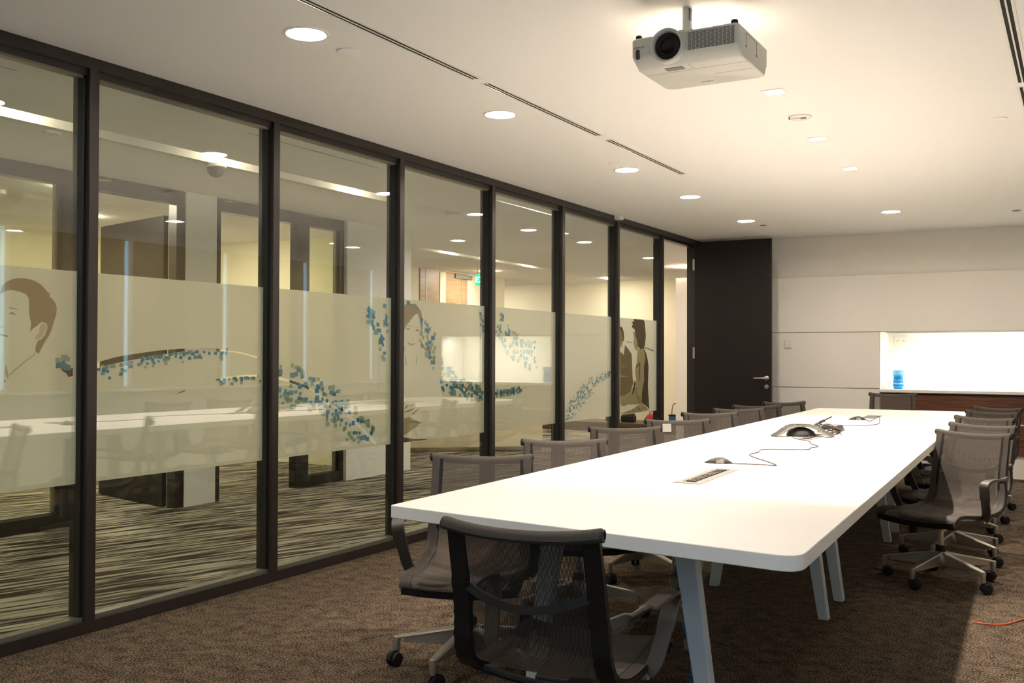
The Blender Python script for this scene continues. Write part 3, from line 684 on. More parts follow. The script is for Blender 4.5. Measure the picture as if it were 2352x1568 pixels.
# ------------------------------------------------------------------ corridor, office and lobby behind the glass
cc = MB().poly([rects(-9, 0, YF, 20), rects(-1.40, -1.20, 1.0, 7.85), rects(-3.42, -3.24, 10.2, 14.3), rects(-.515, -.495, 1.55, 2.87), rects(-.515, -.495, 4.35, 5.67), rects(-.515, -.495, 7.15, 8.45)] + [circ(x, y, .084) for x, y in ((-1.249, 9.216), (-1.217, 10.529), (-1.262, 12.64), (-1.308, 14.04))], lambda a, b: (a, b, HC))
cc.add([(-9, YF, HC + .2), (0, YF, HC + .2), (0, 20, HC + .2), (-9, 20, HC + .2)], [(0, 1, 2, 3)])
ceil2 = struct(cc.build('ceiling_corridor', M_ceil, fixn=False))
for i, (x0, x1, a, b, segs) in enumerate(((-1.40, -1.20, 1.0, 7.85, (1.95, 3.45, 5.02, 6.45)), (-3.42, -3.24, 10.2, 14.3, (10.95, 12.0, 13.1)))):
    t = tag(empty('light_trough', ((x0 + x1) / 2, (a + b) / 2, HC)), ('long recessed corridor light trough running beside the glass wall', 'recessed light trough in the far lobby ceiling')[i], 'light')
    hx, hy = (x1 - x0) / 2, (b - a) / 2
    v = [(-hx, -hy, 0), (hx, -hy, 0), (hx, hy, 0), (-hx, hy, 0), (-hx, -hy, .16), (hx, -hy, .16), (hx, hy, .16), (-hx, hy, .16)]
    MB().add(v, [(0, 1, 5, 4), (1, 2, 6, 5), (2, 3, 7, 6), (3, 0, 4, 7), (4, 5, 6, 7)]).build('trough', M_lip, t, fixn=False)
    for s in segs:
        MB().tube([(-hx + .055, s - (a + b) / 2 - .06, .09), (-hx + .055, s - (a + b) / 2 + .06, .09)], .010, 8).build('tube_lamp', M_cove, t)
for i, (x, y) in enumerate(((-1.249, 9.216), (-1.217, 10.529), (-1.262, 12.64), (-1.308, 14.04))):
    downlight(x, y, 'round corridor downlight beyond the glass, %s' % ('nearest of the row', 'second of the row', 'third of the row', 'farthest, seen through the doorway')[i], M_corr, .08, HC, 'corridor downlights')
for i, (a, b) in enumerate(((1.55, 2.87), (4.35, 5.67), (7.15, 8.45))):
    t = MB().box(-.515, -.495, a, b, HC + .004, HC + .010).build('slot_diffuser', M_recess)
    tag(t, 'thin dark slot diffuser in the corridor ceiling, %s' % ('nearest the camera', 'middle one', 'farthest one')[i], 'air vent', 'corridor slot diffusers')
t = tag(empty('camera_dome', (-1.42, 4.97, HC)), 'hanging half-dome security camera on the corridor ceiling', 'camera')
MB().lathe([(.072, 0), (.072, -.02), (.066, -.025)], 28).build('mount', M_plastic, t, smooth=True)
MB().lathe([(.064, -.025), (.060, -.05), (.045, -.075), (.02, -.09), (.001, -.093)], 28, caps=False).build('dome', M_greyp, t, smooth=True)
disc('smoke_detector', -1.49, 3.74, .05, 'flat white round detector on corridor ceiling seen through the first bay', 'detector', M_plastic, .02)

WX0, WX1 = -2.64, -2.52
n_wall = [0]
struct(MB().box(WX0, WX1, 5.685, 6.02, 0, HC).build('wall_corridor', M_white))
struct(MB().box(WX0, WX1 + .03, 7.712, 8.80, 0, HC).build('wall_corridor.001', M_white))
struct(MB().box(-6.2, WX0, 8.68, 8.80, 0, HC).build('wall_office_end', M_cream))
wo = struct(MB().box(-6.3, -6.2, -2, 8.80, 0, HC).build('wall_office_back', M_cream))
struct(MB().box(-6.2, WX0, -2.1, -2, 0, HC).build('wall_office_front', M_cream))
# flush panel outlines on the office back wall
for (ya, yb) in ((3.1, 4.6), (5.5, 6.6)):
    p = MB()
    for a, b, z0, z1 in ((ya, yb, 2.05, 2.058), (ya, ya + .008, 0, 2.05), (yb - .008, yb, 0, 2.05)): p.box(-6.2, -6.196, a, b, z0, z1)
    p.build('door_outline', M_seam, wo)
def frame(a, b, z0, z1, x0=-2.62, x1=-2.53): return trim(MB().box(x0, x1, a, b, z0, z1))
frame(-2, 5.68, 2.49, HC); frame(6.02, 7.71, 2.49, HC)
frame(4.55, 4.72, 0, 2.49); frame(5.595, 5.685, 0, 2.49); frame(6.02, 6.075, 0, 2.49); frame(7.03, 7.20, 0, 2.49); frame(7.65, 7.712, 0, 2.49)
frame(-2, 4.55, 0, .10); frame(7.20, 7.65, 0, .10)
for k, (a, b) in enumerate(((-2, 4.55), (7.20, 7.65))):
    w = struct(MB().box(-2.58, -2.572, a, b, .10, 2.49).build('window_%d' % (40 + k), M_glass2))
    MB().box(-2.592, -2.56, a, b, .10, .114).build('glazing_channel', M_sill, w)
    MB().box(-2.592, -2.56, b - .035, b - .02, .10, 2.49).build('glazing_channel', M_sill, w)
od = struct(MB().box(-.02, .02, 0, 1.12, .008, 2.40).build('door_2', M_door, loc=(-2.66, 5.60, 0)))
od.rotation_euler = (0, 0, R(78))
MB().box(-.034, -.02, 1.02, 1.06, 1.0, 1.16).build('pull_handle', M_steel, od)
for i, (x, y) in enumerate(((-2.84, 1.2), (-2.84, 2.9), (-3.117, 5.063), (-4.417, 7.5), (-5.4, 1.2), (-4.5, 6.2))):
    t = tag(MB().lathe([(.085, 0), (.085, -.012), (.001, -.014)], 20, caps=False).build('office_downlight', M_off, loc=(x, y, HC - .002)), 'round ceiling light inside the cream office, %s' % ('behind the dark header nearest the camera', 'behind the dark header left of the open leaf', 'above the open dark office door', 'seen through the open office doorway', 'in the far corner near the camera end', 'in the middle of the office ceiling')[i], 'light', 'office ceiling lights')

# lobby beyond the corridor
lw = struct(MB().box(-5.0, -4.90, 8.8, 14.92, 0, HC).build('wall_lobby', M_cream))
MB().box(-4.90, -4.885, 12.35, 13.69, 0, HC - .01).build('panel', M_oak, lw)
MB().box(-4.885, -4.875, 12.88, 13.04, 2.08, 2.575).build('panel', M_cream, lw)
MB().box(-4.886, -4.880, 12.50, 12.515, 0, HC - .01).build('groove', M_lip, lw)
MB().box(-4.886, -4.880, 13.50, 13.508, 0, HC - .01).build('groove', M_seam, lw)
MB().box(-4.885, -4.855, 13.30, 13.80, 2.50, 2.57).build('access_reader', M_greyp, lw)
struct(MB().box(-9, .2, 16.4, 16.5, 0, HC).build('wall_lobby_far', M_cream))
struct(MB().box(-9.1, -9, 8.8, 16.5, 0, HC).build('wall_lobby_side', M_cream))
struct(MB().box(-9, -6.2, 8.75, 8.85, 0, HC).build('wall_lobby_near', M_cream))
struct(MB().box(-1.38, -.02, 14.0, 14.2, 0, 2.42).build('wall_lobby_end', M_wall))
struct(MB().box(-.05, 0.05, YB + .05, 16.4, 0, HC).build('wall_corridor.002', M_white))
struct(MB().box(-9, 0, YF - .1, YF, 0, HC).build('wall_corridor.003', M_white))
for i, (x, y) in enumerate(((-4.3, 13.4), (-3.2, 15.6), (-5.8, 15.4))):  # added fill lamps that brighten the lobby
    t = tag(MB().lathe([(.08, 0), (.08, -.012), (.001, -.014)], 20, caps=False).build('lobby_fill_light', M_corr, loc=(x, y, HC - .002)), 'added round fill light for the lobby, %s' % ('in front of the oak panelling', 'above the timber ledge', 'in the far left corner')[i], 'light', 'added lobby fill lights')

ex = tag(empty('exit_sign', (-3.105, 11.3, 2.27), R(26)), 'green illuminated exit sign hanging from the lobby ceiling', 'sign')
M_green = emit('sign_green', (.0, .36, .17), .55)
M_letter = emit('sign_white', (.9, 1, .95), .8)
MB().bbox(-.105, .105, -.012, .012, -.075, .075, .004).build('light_box', M_green, ex)
text_obj('lettering', 'EXIT', .105, M_letter, ex, (0, -.0135, 0), (R(90), 0, 0))
MB().tube([(-.08, 0, .075), (-.08, 0, HC - 2.27)], .005, 8).build('hanger_rod', M_steel, ex)
MB().tube([(.08, 0, .075), (.08, 0, HC - 2.27)], .005, 8).build('hanger_rod', M_steel, ex)

ct = catmull([(-4.86, 9.98, 0), (-4.4, 10.03, 0), (-3.8, 10.25, 0), (-3.3, 10.62, 0), (-2.85, 11.0, 0), (-2.30, 11.50, 0)], 6)
t = tag(empty('reception_counter', (-3.6, 10.6, 0)), 'long curved cream counter standing on the striped lobby carpet', 'counter')
rings = []
for i, p in enumerate(ct):
    d = (ct[min(i + 1, len(ct) - 1)] - ct[max(i - 1, 0)]).normalized(); n = Vector((-d.y, d.x, 0))
    prof = [(.09, .0), (.02, .06), (0, .2), (0, .98), (.55, .98), (.55, 0)]
    rings.append([Vector((p.x + 3.6, p.y - 10.6, 0)) + n * a + Vector((0, 0, z)) for a, z in prof])
MB().loft(rings, True, True).build('body', M_bench, t, smooth=True)
MB().loft([[r[3] + Vector((0, 0, .003)), r[4] + Vector((0, 0, .003)), r[4] + Vector((0, 0, .035)), r[3] + Vector((0, 0, .035))] for r in rings], True, True).build('top', M_white, t)

t = tag(MB().bbox(-4.6, -1.5, 14.95, 15.75, 0, .15, .006).build('timber_ledge', M_ledge), 'low dark timber ledge along the far lobby wall', 'ledge')
def bag(name, x, y, z, w, d, h, m, label, cat):
    t = tag(empty(name, (x, y, z)), label, cat)
    MB().loft([[(-w * a, -d * a, zz), (w * a, -d * a, zz), (w * a, d * a, zz), (-w * a, d * a, zz)] for a, zz in ((.46, 0), (.5, .03), (.5, h * .55), (.38, h * .85), (.25, h))]).build('body', m, t, bevel=.01)
    MB().tube(catmull([(-w * .3, 0, h * .8), (-w * .2, 0, h * 1.25), (w * .2, 0, h * 1.25), (w * .3, 0, h * .8)], 6), .008, 8).build('handle', m, t, smooth=True)
    return t
bag('camera_bag', -2.66, 15.2, .151, .22, .16, .17, M_black, 'small black bag in the middle of the timber ledge', 'bag')
bag('camera_bag', -2.98, 15.25, .151, .18, .16, .13, M_black, 'lower black bag left of the other on the timber ledge', 'bag')
bag('carrier_bag', -2.22, 15.2, .151, .24, .16, .15, M_red, 'knotted red carrier bag on the timber ledge', 'bag')
t = tag(empty('equipment_box', (-1.82, 15.2, .151)), 'blue box with a loose black cable, seen through the open doorway', 'box')
MB().bbox(-.10, .10, -.09, .09, 0, .13, .008).build('body', M_navy, t)
MB().box(-.104, .104, -.094, .094, .13, .15).build('lid', M_black, t)
MB().tube(catmull([(-.08, 0, .15), (-.06, 0, .30), (0, .0, .33), (.05, 0, .26), (.04, 0, .16)], 6), .006, 8).build('cable', M_black, t, smooth=True)

# ------------------------------------------------------------------ meeting table
TZ = .745
table = tag(empty('meeting_table', (2.42, 6.3, 0)), 'long white meeting table with pale grey splayed legs', 'table')
TO = Vector((2.42, 6.3, 0))
def xc(y): return 2.545 - .0325 * (y - 2.6)
corn = [Vector((1.832, 2.705)), Vector((3.252, 2.538)), Vector((2.975, 10.04)), Vector((1.622, 9.963))]
out = []
for i, c in enumerate(corn):
    a, b = (corn[i - 1] - c).normalized(), (corn[(i + 1) % 4] - c).normalized()
    r = (.012, .075, .05, .03)[i]
    p0, p1 = c + a * r, c + b * r
    for k in range(7):
        t = k / 6
        out.append((1 - t) ** 2 * p0 + 2 * t * (1 - t) * c + t * t * p1)
TT = .043
def offs(poly, d):
    ctr = sum(poly, Vector((0, 0))) / len(poly)
    res = []
    for i, p in enumerate(poly):
        t = (poly[(i + 1) % len(poly)] - poly[i - 1]).normalized()
        res.append(p + Vector((-t.y, t.x)) * d)
    return res
tb = MB().loft([[(p.x - TO.x, p.y - TO.y, z) for p in offs(out, d)] for z, d in ((TZ - TT, .002), (TZ - TT + .002, 0), (TZ - .0025, 0), (TZ - .0008, .0009), (TZ, .0028))], True, True)
tb.build('tabletop', M_table, table)
FR = [3.03, 4.84, 5.245, 7.08, 7.49, 9.35]
for y in FR:
    c = xc(y) - TO.x
    for s in (-1, 1):
        rings = []
        for z, off, w in ((0.0, .332, .046), (.012, .330, .048), (.66, .236, .072), (TZ - TT - .001, .228, .074)):
            x = c + s * off
            rings.append([(x - w / 2, y - TO.y - .024, z), (x + w / 2, y - TO.y - .024, z), (x + w / 2, y - TO.y + .024, z), (x - w / 2, y - TO.y + .024, z)])
        MB().loft(rings).build('leg', M_leg, table, bevel=.004)
    MB().box(c - .22, c + .22, y - TO.y - .022, y - TO.y + .022, .648, TZ - TT - .001).build('crossbar', M_leg, table, bevel=.003)
for s in (-.17, .17):
    for a, b in ((FR[0], FR[1]), (FR[2], FR[3]), (FR[4], FR[5])):
        MB().ribbon([(xc(a) + s - TO.x, a - TO.y + .022, .675), (xc(b) + s - TO.x, b - TO.y - .022, .675)], (1, 0, 0), .04, .045).build('side_rail', M_leg, table)

def power_box(cx, cy, L, closed, label):
    a = -.0325
    def T(x, y, z): return (cx - TO.x + x + a * y, cy - TO.y + y, z)
    f = MB()
    w, iw, il = .058, .029, L / 2 - .035
    for x0, x1, y0, y1 in ((-w, -iw, -L / 2, L / 2), (iw, w, -L / 2, L / 2), (-iw, iw, -L / 2, -il), (-iw, iw, il, L / 2)):
        f.add([T(x0, y0, TZ + .0004), T(x1, y0, TZ + .0004), T(x1, y1, TZ + .0004), T(x0, y1, TZ + .0004), T(x0, y0, TZ + .003), T(x1, y0, TZ + .003), T(x1, y1, TZ + .003), T(x0, y1, TZ + .003)],
              [(0, 3, 2, 1), (4, 5, 6, 7), (0, 1, 5, 4), (1, 2, 6, 5), (2, 3, 7, 6), (3, 0, 4, 7)])
    p = f.build('power_box', M_phonel if not closed else M_greyp, table)
    if label: p['label'] = label
    if closed:
        MB().add([T(-iw, -il, TZ + .0028), T(iw, -il, TZ + .0028), T(iw, il, TZ + .0028), T(-iw, il, TZ + .0028)], [(0, 1, 2, 3)]).build('lid', M_greyp, p)
        return
    MB().add([T(-iw, -il, TZ + .0012), T(iw, -il, TZ + .0012), T(iw, il, TZ + .0012), T(-iw, il, TZ + .0012)], [(0, 1, 2, 3)]).build('socket_plate', M_greyp, p)
    for k in range(9):
        y = -il + .04 + k * (2 * il - .08) / 8
        o = T(0, y, TZ + .0015)
        s = MB().box(o[0] - .019, o[0] + .019, o[1] - .019, o[1] + .019, o[2], o[2] + .004)
        s.build('socket', M_dark if k < 7 else M_black, p)
        if k < 5:
            MB().box(o[0] - .009, o[0] - .003, o[1] - .008, o[1] + .008, o[2] + .004, o[2] + .008).box(o[0] + .004, o[0] + .009, o[1] - .006, o[1] + .006, o[2] + .004, o[2] + .007).build('plug_pin', M_steel, p)
power_box(2.494, 4.05, .57, False, 'open socket box with a cream rim')
power_box(2.395, 6.36, .50, False, None)
power_box(2.345, 8.70, .42, True, 'closed grey cover plate')

# ------------------------------------------------------------------ mesh swivel chairs
PROF = catmull([(0, -.3755, .798), (0, -.3705, .814), (0, -.356, .8215), (0, -.341, .813), (0, -.333, .785), (0, -.318, .72), (0, -.292, .62), (0, -.278, .545), (0, -.272, .485), (0, -.245, .432), (0, -.185, .405), (0, -.09, .396), (0, .05, .402), (0, .17, .415), (0, .235, .412), (0, .265, .392), (0, .268, .362)], 4)
def halfw(i):
    t = i / (len(PROF) - 1)
    return .224 - .008 * math.sin(t * math.pi * 2) + (.004 if t > .6 else 0)
def nrm(i):
    t = (PROF[min(i + 1, len(PROF) - 1)] - PROF[max(i - 1, 0)]).normalized()
    return Vector((0, t.z, -t.y)), t
NU = 12
def make_chair(loc, rz, label, lift=0.0):
    t = tag(empty('mesh_chair', loc, rz), label, 'chair', 'mesh swivel chairs around the table')
    up = Vector((0, 0, lift))
    # sling
    g = MB(); rows = []
    for i, p in enumerate(PROF):
        n, tg = nrm(i); row = []
        fr = i / (len(PROF) - 1)
        for k in range(NU + 1):
            u = 2 * k / NU - 1
            c2 = 1 - u * u
            if p.z > .5: q = p + Vector((0, -.022 * c2, -.012 * c2 * min(1, max(0, (p.z - .6) / .2)) + .005 * abs(u) ** 4 * (p.z > .77))) + up
            else: q = p + n * (.018 * c2) + up
            row.append(Vector((u * halfw(i), q.y, q.z)))
        rows.append(row)
    for row in rows: g.v += [tuple(v) for v in row]
    for i in range(len(rows) - 1):
        for k in range(NU):
            a = i * (NU + 1) + k
            g.f.append((a, a + 1, a + NU + 2, a + NU + 1)); g.mi.append(0)
    g.build('mesh_sling', M_mesh, t, smooth=True, fixn=False)
    # rolled top edge
    pts, rr = [], []
    for k in range(NU + 5):
        u = 2 * k / (NU + 4) - 1
        pts.append(Vector((u * .226, -.355 - .020 * (1 - u * u), .802 - .012 * (1 - u * u) + .006 * abs(u) ** 4)) + up)
        rr.append(.0155 + .003 * abs(u) ** 6)
    g = MB().tube(pts, .018, 12, rr=rr)
    g.build('top_roll', M_roll, t, smooth=True)
    for s in (-1, 1):
        e = pts[0] if s < 0 else pts[-1]
        MB().lathe([(.015, 0), (.015, s * .003), (.010, s * .003), (.010, s * -.004), (.001, s * -.004)], 14, (e.x, e.y, e.z), 'x', caps=False).build('roll_end', M_black, t)
    # side frames, ribbed along the bend
    for s in (-1, 1):
        P, TH = [], []
        for i in range(14, len(PROF) - 2):
            n, tg = nrm(i)
            th = .014
            if 23 <= i <= 39: th = .021 if i % 2 else .016
            P.append(Vector((s * (halfw(i) - .022), PROF[i].y, PROF[i].z)) + n * (.006 + th / 2) + up)
            TH.append(th)
        MB().ribbon(P, (1, 0, 0), [.050 - .010 * abs(i / len(P) - .5) for i in range(len(P))], TH).build('side_frame', M_black, t, smooth=True)
    e = PROF[-1] + up
    MB().ribbon([(u * .222, e.y - .006 - .004 * (1 - u * u), e.z + .004 - .016 * (1 - u * u)) for u in (-1, -.6, -.2, .2, .6, 1)], (0, .2, 1), .030, .012).build('front_edge', M_black, t, smooth=True)
    # curved cross band behind the lower back
    P = [Vector((u * .182, -.311 - .028 * (1 - u * u), 
             .640 - .045 * (1 - u * u))) + up for u in [k / 8 - 1 for k in range(17)]]
    MB().ribbon(P, (0, .25, 1), .022, .012).build('back_band', M_black, t, smooth=True)
    # arms
    for s in (-1, 1):
        A = catmull([(s * .212, -.268, .563), (s * .230, -.246, .569), (s * .254, -.205, .576), (s * .274, -.14, .583), (s * .286, -.05, .590), (s * .287, .025, .590), (s * .282, .064, .572), (s * .277, .054, .53), (s * .266, .022, .46), (s * .254, -.008, .40), (s * .235, -.02, .372)], 4)
        W = []
        for i in range(len(A)):
            f = i / (len(A) - 1)
            W.append(Vector((0, .2, 1)) if f < .16 else (Vector((s * .75, .1, .65)) if f < .28 else Vector((1, 0, .12 * s))))
        wd = [.032 if i / len(A) < .2 else (.052 if i / len(A) < .75 else .046) for i in range(len(A))]
        MB().ribbon([p + up for p in A], W, wd, .013).build('arm', M_arm, t, smooth=True, bevel=.003)
    # under-seat parts
    g = MB().loft([[(x, y, z + lift) for x, y, z in r] for r in ([(-.05, -.15, .315), (.05, -.15, .315), (.05, -.15, .365), (-.05, -.15, .365)], [(-.065, -.02, .30), (.065, -.02, .30), (.07, -.02, .375), (-.07, -.02, .375)], [(-.05, .11, .325), (.05, .11, .325), (.05, .11, .372), (-.05, .11, .372)])])
    g.build('tilt_mechanism', M_dark, t, bevel=.006)
    MB().tube([(-.238, -.02, .370 + lift), (-.12, -.015, .352 + lift), (.12, -.015, .352 + lift), (.238, -.02, .370 + lift)], .016, 10).build('seat_beam', M_alu, t, smooth=True)
    MB().tube(catmull([(-.225, -.19, .385 + lift), (-.12, -.175, .36 + lift), (0, -.16, .345 + lift), (.12, -.175, .36 + lift), (.225, -.19, .385 + lift)], 4), .012, 8).build('rear_beam', M_black, t, smooth=True)
    MB().tube(catmull([(.06, .03, .34 + lift), (.14, .05, .335 + lift), (.20, .06, .345 + lift)], 4), .007, 8).build('height_lever', M_black, t, smooth=True)
    MB().lathe([(.030, .165), (.028, .175), (.028, .205), (.024, .207)], 20).build('column_sleeve', M_black, t, smooth=True)
    MB().lathe([(.015, .20), (.015, .285 + lift), (.030, .285 + lift), (.032, .315 + lift)], 20).build('column', M_steel, t, smooth=True)
    MB().lathe([(.034, .088), (.044, .10), (.044, .160), (.036, .172), (.020, .175)], 24).build('base_hub', M_alu, t, smooth=True)
    for k in range(5):
        a = 2 * math.pi * k / 5
        ca, sa = math.cos(a), math.sin(a)
        def P(r, v, z): return (ca * r - sa * v, sa * r + ca * v, z)
        g = MB()
        g.loft([[P(r, -w, z), P(r, w, z), P(r, w * .8, z + .009), P(r, -w * .8, z + .009)] for r, w, z in ((.03, .026, .160), (.15, .020, .138), (.285, .0155, .112), (.300, .014, .106))])
        g.loft([[P(r, -w, z0), P(r, w, z0), P(r, w, z1), P(r, -w, z1)] for r, w, z0, z1 in ((.03, .010, .092, .162), (.15, .008, .092, .140), (.27, .007, .094, .115))])
        c = P(.298, 0, 0)
        g.lathe([(.0145, .116), (.0150, .100), (.0120, .060), (.011, .056)], 12, c)
        lg = g.build('base_leg', M_alu, t, smooth=True, bevel=.002)
        g = MB()
        b = a + (1.1, 2.4, .3, 3.0, 1.9)[k]
        off = Vector((math.cos(b), math.sin(b), 0)) * .016
        ax = Vector((-math.sin(b), math.cos(b), 0))
        cc_ = Vector((c[0], c[1], .0285)) + off
        for s in (-1, 1):
            ringsw = []
            for rad, h in ((.018, .004), (.0280, .006), (.0285, .012), (.0285, .018), (.026, .023), (.012, .024)):
                ring = []
                for q in range(16):
                    an = 2 * math.pi * q / 16
                    d = off.normalized() * math.cos(an) + Vector((0, 0, 1)) * math.sin(an)
                    ring.append(cc_ + d * rad + ax * (s * h))
                ringsw.append(ring)
            g.loft(ringsw)
        hood = []
        for q in range(9):
            an = math.pi * q / 8
            d = off.normalized() * math.cos(an) + Vector((0, 0, 1)) * math.sin(an)
            hood.append(cc_ + d * .0305)
        g.ribbon(hood, tuple(ax), .012, .006)
        g.lathe([(.008, .03), (.008, .06)], 8, (c[0], c[1], 0))
        g.build('caster', M_black, t, smooth=True)
    return t

proto = make_chair((2.586, 2.576, 0), R(4.8), 'nearest dark mesh chair seen from behind at the near table end')
CH = [(1.736, 3.364, -156.0, 203 + 156, 'first grey mesh chair from the camera along the glass wall side of the table'),
      (1.759, 4.309, -142.0, 20, 'second grey mesh chair from the camera on the glass wall side'),
      (1.663, 5.293, -143.5, 44, 'third grey mesh chair from the camera on the glass wall side'),
      (1.667, 6.141, -146.0, 60, 'fourth mesh chair on the glass wall side, pale sticker on its back'),
      (1.62, 7.09, -139.0, 10, 'fifth grey mesh chair from the camera on the glass wall side'),
      (1.632, 7.807, -138.5, 33, 'sixth grey mesh chair from the camera on the glass wall side'),
      (1.59, 8.42, -142.0, 50, 'seventh grey mesh chair on the glass wall side, last but one'),
      (1.66, 9.24, -134.0, 5, 'last grey mesh chair of the glass wall side, before the dark door'),
      (3.19, 5.97, 157.0, 163, 'nearest grey mesh chair of the right-hand row, arm and star base in full view'),
      (3.17, 6.72, 155.0, 172, 'second grey mesh chair of the right-hand row'),
      (3.11, 7.56, 154.0, 176, 'third grey mesh chair of the right-hand row'),
      (3.09, 8.42, 152.0, 182, 'fourth grey mesh chair of the right-hand row'),
      (3.08, 9.15, 152.0, 190, 'farthest grey mesh chair of the right-hand row, near the walnut cabinets')]
for x, y, rz, br, lab in CH:
    c = dup(proto, (x, y, 0), R(rz), lab)
    for ch in c.children:
        if ch.name.split('.')[0] in ('base_leg', 'caster'): ch.rotation_euler = (0, 0, R(br))
    if 'sticker' in lab:
        MB().add([(.045, -.338, .735), (.105, -.338, .735), (.105, -.346, .79), (.045, -.346, .79)], [(0, 1, 2, 3)]).build('sticker', M_tape, c, fixn=False)
make_chair((2.251, 10.17, 0), R(-176), 'raised grey mesh chair at the far table end before the niche', .065)

# ------------------------------------------------------------------ things on the table
def at(x, y, z=TZ): return (x, y, z)
ph = tag(empty('conference_phone', (2.315, 6.40, TZ + .0005), R(232)), 'three-legged grey conference phone in the middle of the table', 'phone')
for k in range(3):
    a = 2 * math.pi * k / 3
    A = catmull([(.0, 0, .068), (.06, 0, .066), (.115, 0, .050), (.16, 0, .026), (.205, 0, .004)], 4)
    W = [.13, .10, .074, .070, .078]
    wl = [W[min(int(i / len(A) * 5), 4)] for i in range(len(A))]
    rot = Matrix.Rotation(a, 4, 'Z')
    P = [rot @ p for p in A]
    wd = tuple(rot @ Vector((0, 1, 0)))
    MB().ribbon(P, wd, [w * .86 for w in wl], .007).build('leg_shell', M_phone, ph, smooth=True)
    for s in (-1, 1):
        Q = [rot @ (p + Vector((0, s * w * .46, .0005))) for p, w in zip(A, wl)]
        MB().ribbon(Q, wd, .006, .010).build('trim_edge', M_phonel, ph)
MB().lathe([(.088, .002), (.092, .010), (.080, .030), (.055, .046), (.03, .054), (.001, .056)], 30, caps=False).build('speaker_body', M_phoned, ph, smooth=True)
MB().lathe([(.034, .069), (.034, .074), (.030, .076), (.001, .076)], 6, caps=False).build('keypad', M_dark, ph)

def mic(x, y, rz, label):
    t = tag(empty('table_microphone', (x, y, TZ + .0005), R(rz)), label, 'microphone', 'extension microphones')
    rings = []
    for px, w, h in ((-.068, .004, .003), (-.045, .026, .014), (-.015, .037, .025), (.015, .038, .028), (.038, .030, .020), (.060, .012, .007), (.066, .006, .004)):
        rings.append([(px, -w, 0), (px, w, 0), (px, w * .9, h * .55), (px, w * .35, h), (px, -w * .35, h), (px, -w * .9, h * .55)])
    MB().loft(rings).build('body', M_phone, t, smooth=True)
    MB().loft([[(px, y_, z_) for px, y_, z_ in r] for r in ([(-.01, -.0375, .002), (.03, -.034, .002), (.026, -.030, .016), (-.006, -.034, .018)], [(-.01, -.040, .002), (.03, -.037, .002), (.026, -.033, .016), (-.006, -.037, .018)])]).build('side_plate', M_phonel, t)
    MB().box(-.035, -.028, -.003, .003, .018, .021).build('indicator', M_dark, t)
    return t
mic(2.375, 4.565, 12, 'small grey wedge microphone beside the open socket box')
mic(2.31, 8.27, 10, 'small grey wedge microphone beside the closed cover plate at far end')
def cord(name, pts, r, m, label, n=5):
    P = catmull([(x, y, z) for x, y, z in pts], n)
    t = MB().tube(P, r, 6).build(name, m, smooth=True)
    return tag(t, label, 'cable')
z = TZ + .0032
cord('microphone_cable', [(2.44, 4.555, z), (2.576, 4.586, z), (2.646, 4.575, z), (2.582, 4.70, z), (2.40, 4.98, z), (2.394, 5.16, z), (2.37, 5.33, z), (2.48, 5.40, z), (2.58, 5.45, z), (2.572, 5.57, z), (2.588, 5.68, z), (2.51, 5.83, z), (2.47, 5.98, z), (2.36, 6.12, z), (2.30, 6.25, z)], .0028, M_cable, 'thin kinked cable from the near microphone to the conference phone', 3)
cord('microphone_cable', [(2.375, 8.28, z), (2.44, 8.10, z), (2.45, 8.40, z + .02), (2.50, 8.15, z + .012), (2.548, 7.76, z), (2.44, 7.54, z), (2.2, 7.47, z), (2.15, 7.1, z), (2.24, 6.7, z), (2.28, 6.52, z)], .0028, M_cable, 'thin cable from the far microphone to the conference phone')
t = tag(empty('cable_coil', (2.42, 6.74, TZ)), 'tied bundle of coiled dark cable behind the conference phone', 'cable')
random.seed(3)
for k in range(6):
    L2, w2 = .15 + random.uniform(-.02, .03), .045 + random.uniform(-.012, .016)
    h = .010 + .007 * k
    ang = R(-52 + random.uniform(-9, 9))
    P = []
    for q in range(25):
        an = 2 * math.pi * q / 24
        u, v = L2 * math.cos(an), w2 * math.sin(an)
        P.append((u * math.cos(ang) - v * math.sin(ang), u * math.sin(ang) + v * math.cos(ang), h + .008 * math.sin(3 * an + k)))
    MB().tube(P, .0048, 6).build('loop', M_cabled if k % 2 else M_cable, t, smooth=True)
MB().tube([(.05 * math.cos(2 * math.pi * q / 14), -.05, .03 + .034 * math.sin(2 * math.pi * q / 14)) for q in range(15)], .005, 6).build('tie', M_phonel, t, smooth=True)
MB().tube(catmull([(-.15, .2, .03), (-.10, .05, .055), (-.05, 0, .075), (.02, -.03, .11)], 5), .0045, 6).build('loose_end', M_cable, t, smooth=True)
MB().tube([(-.065, .012, .068), (-.03, -.006, .082)], .009, 8).build('plug', M_cabled, t)

# cables beside the near table leg, cord on the carpet
t = tag(empty('cable_bundle', (2.72, 3.16, 0)), 'messy hanging bundle of white and blue cables beside the near table leg', 'cable')
random.seed(11)
for k in range(9):
    x0 = random.uniform(-.03, .03)
    P = catmull([(x0, 0, .655), (x0 - .01 + random.uniform(-.02, .02), random.uniform(-.03, .03), .5), (.03 + random.uniform(-.03, .03), random.uniform(-.04, .04), .34), (.05 + random.uniform(-.03, .03), random.uniform(-.04, .04), .18), (.07 + random.uniform(-.06, .03), random.uniform(-.07, .07), .03), (.03 + random.uniform(-.1, .1), random.uniform(-.12, .06), .008)], 5)
    MB().tube(P, .004, 6).build('strand', (M_plastic, M_cable, M_blue)[k % 3], t, smooth=True)
for x, y, zz in ((-.02, -.03, .50), (.0, -.03, .39), (.03, -.03, .30), (.06, -.03, .10), (.05, -.06, .02)):
    MB().bbox(x - .02, x + .02, y - .014, y + .014, zz - .016, zz + .022, .004).build('plug', M_phonel, t)
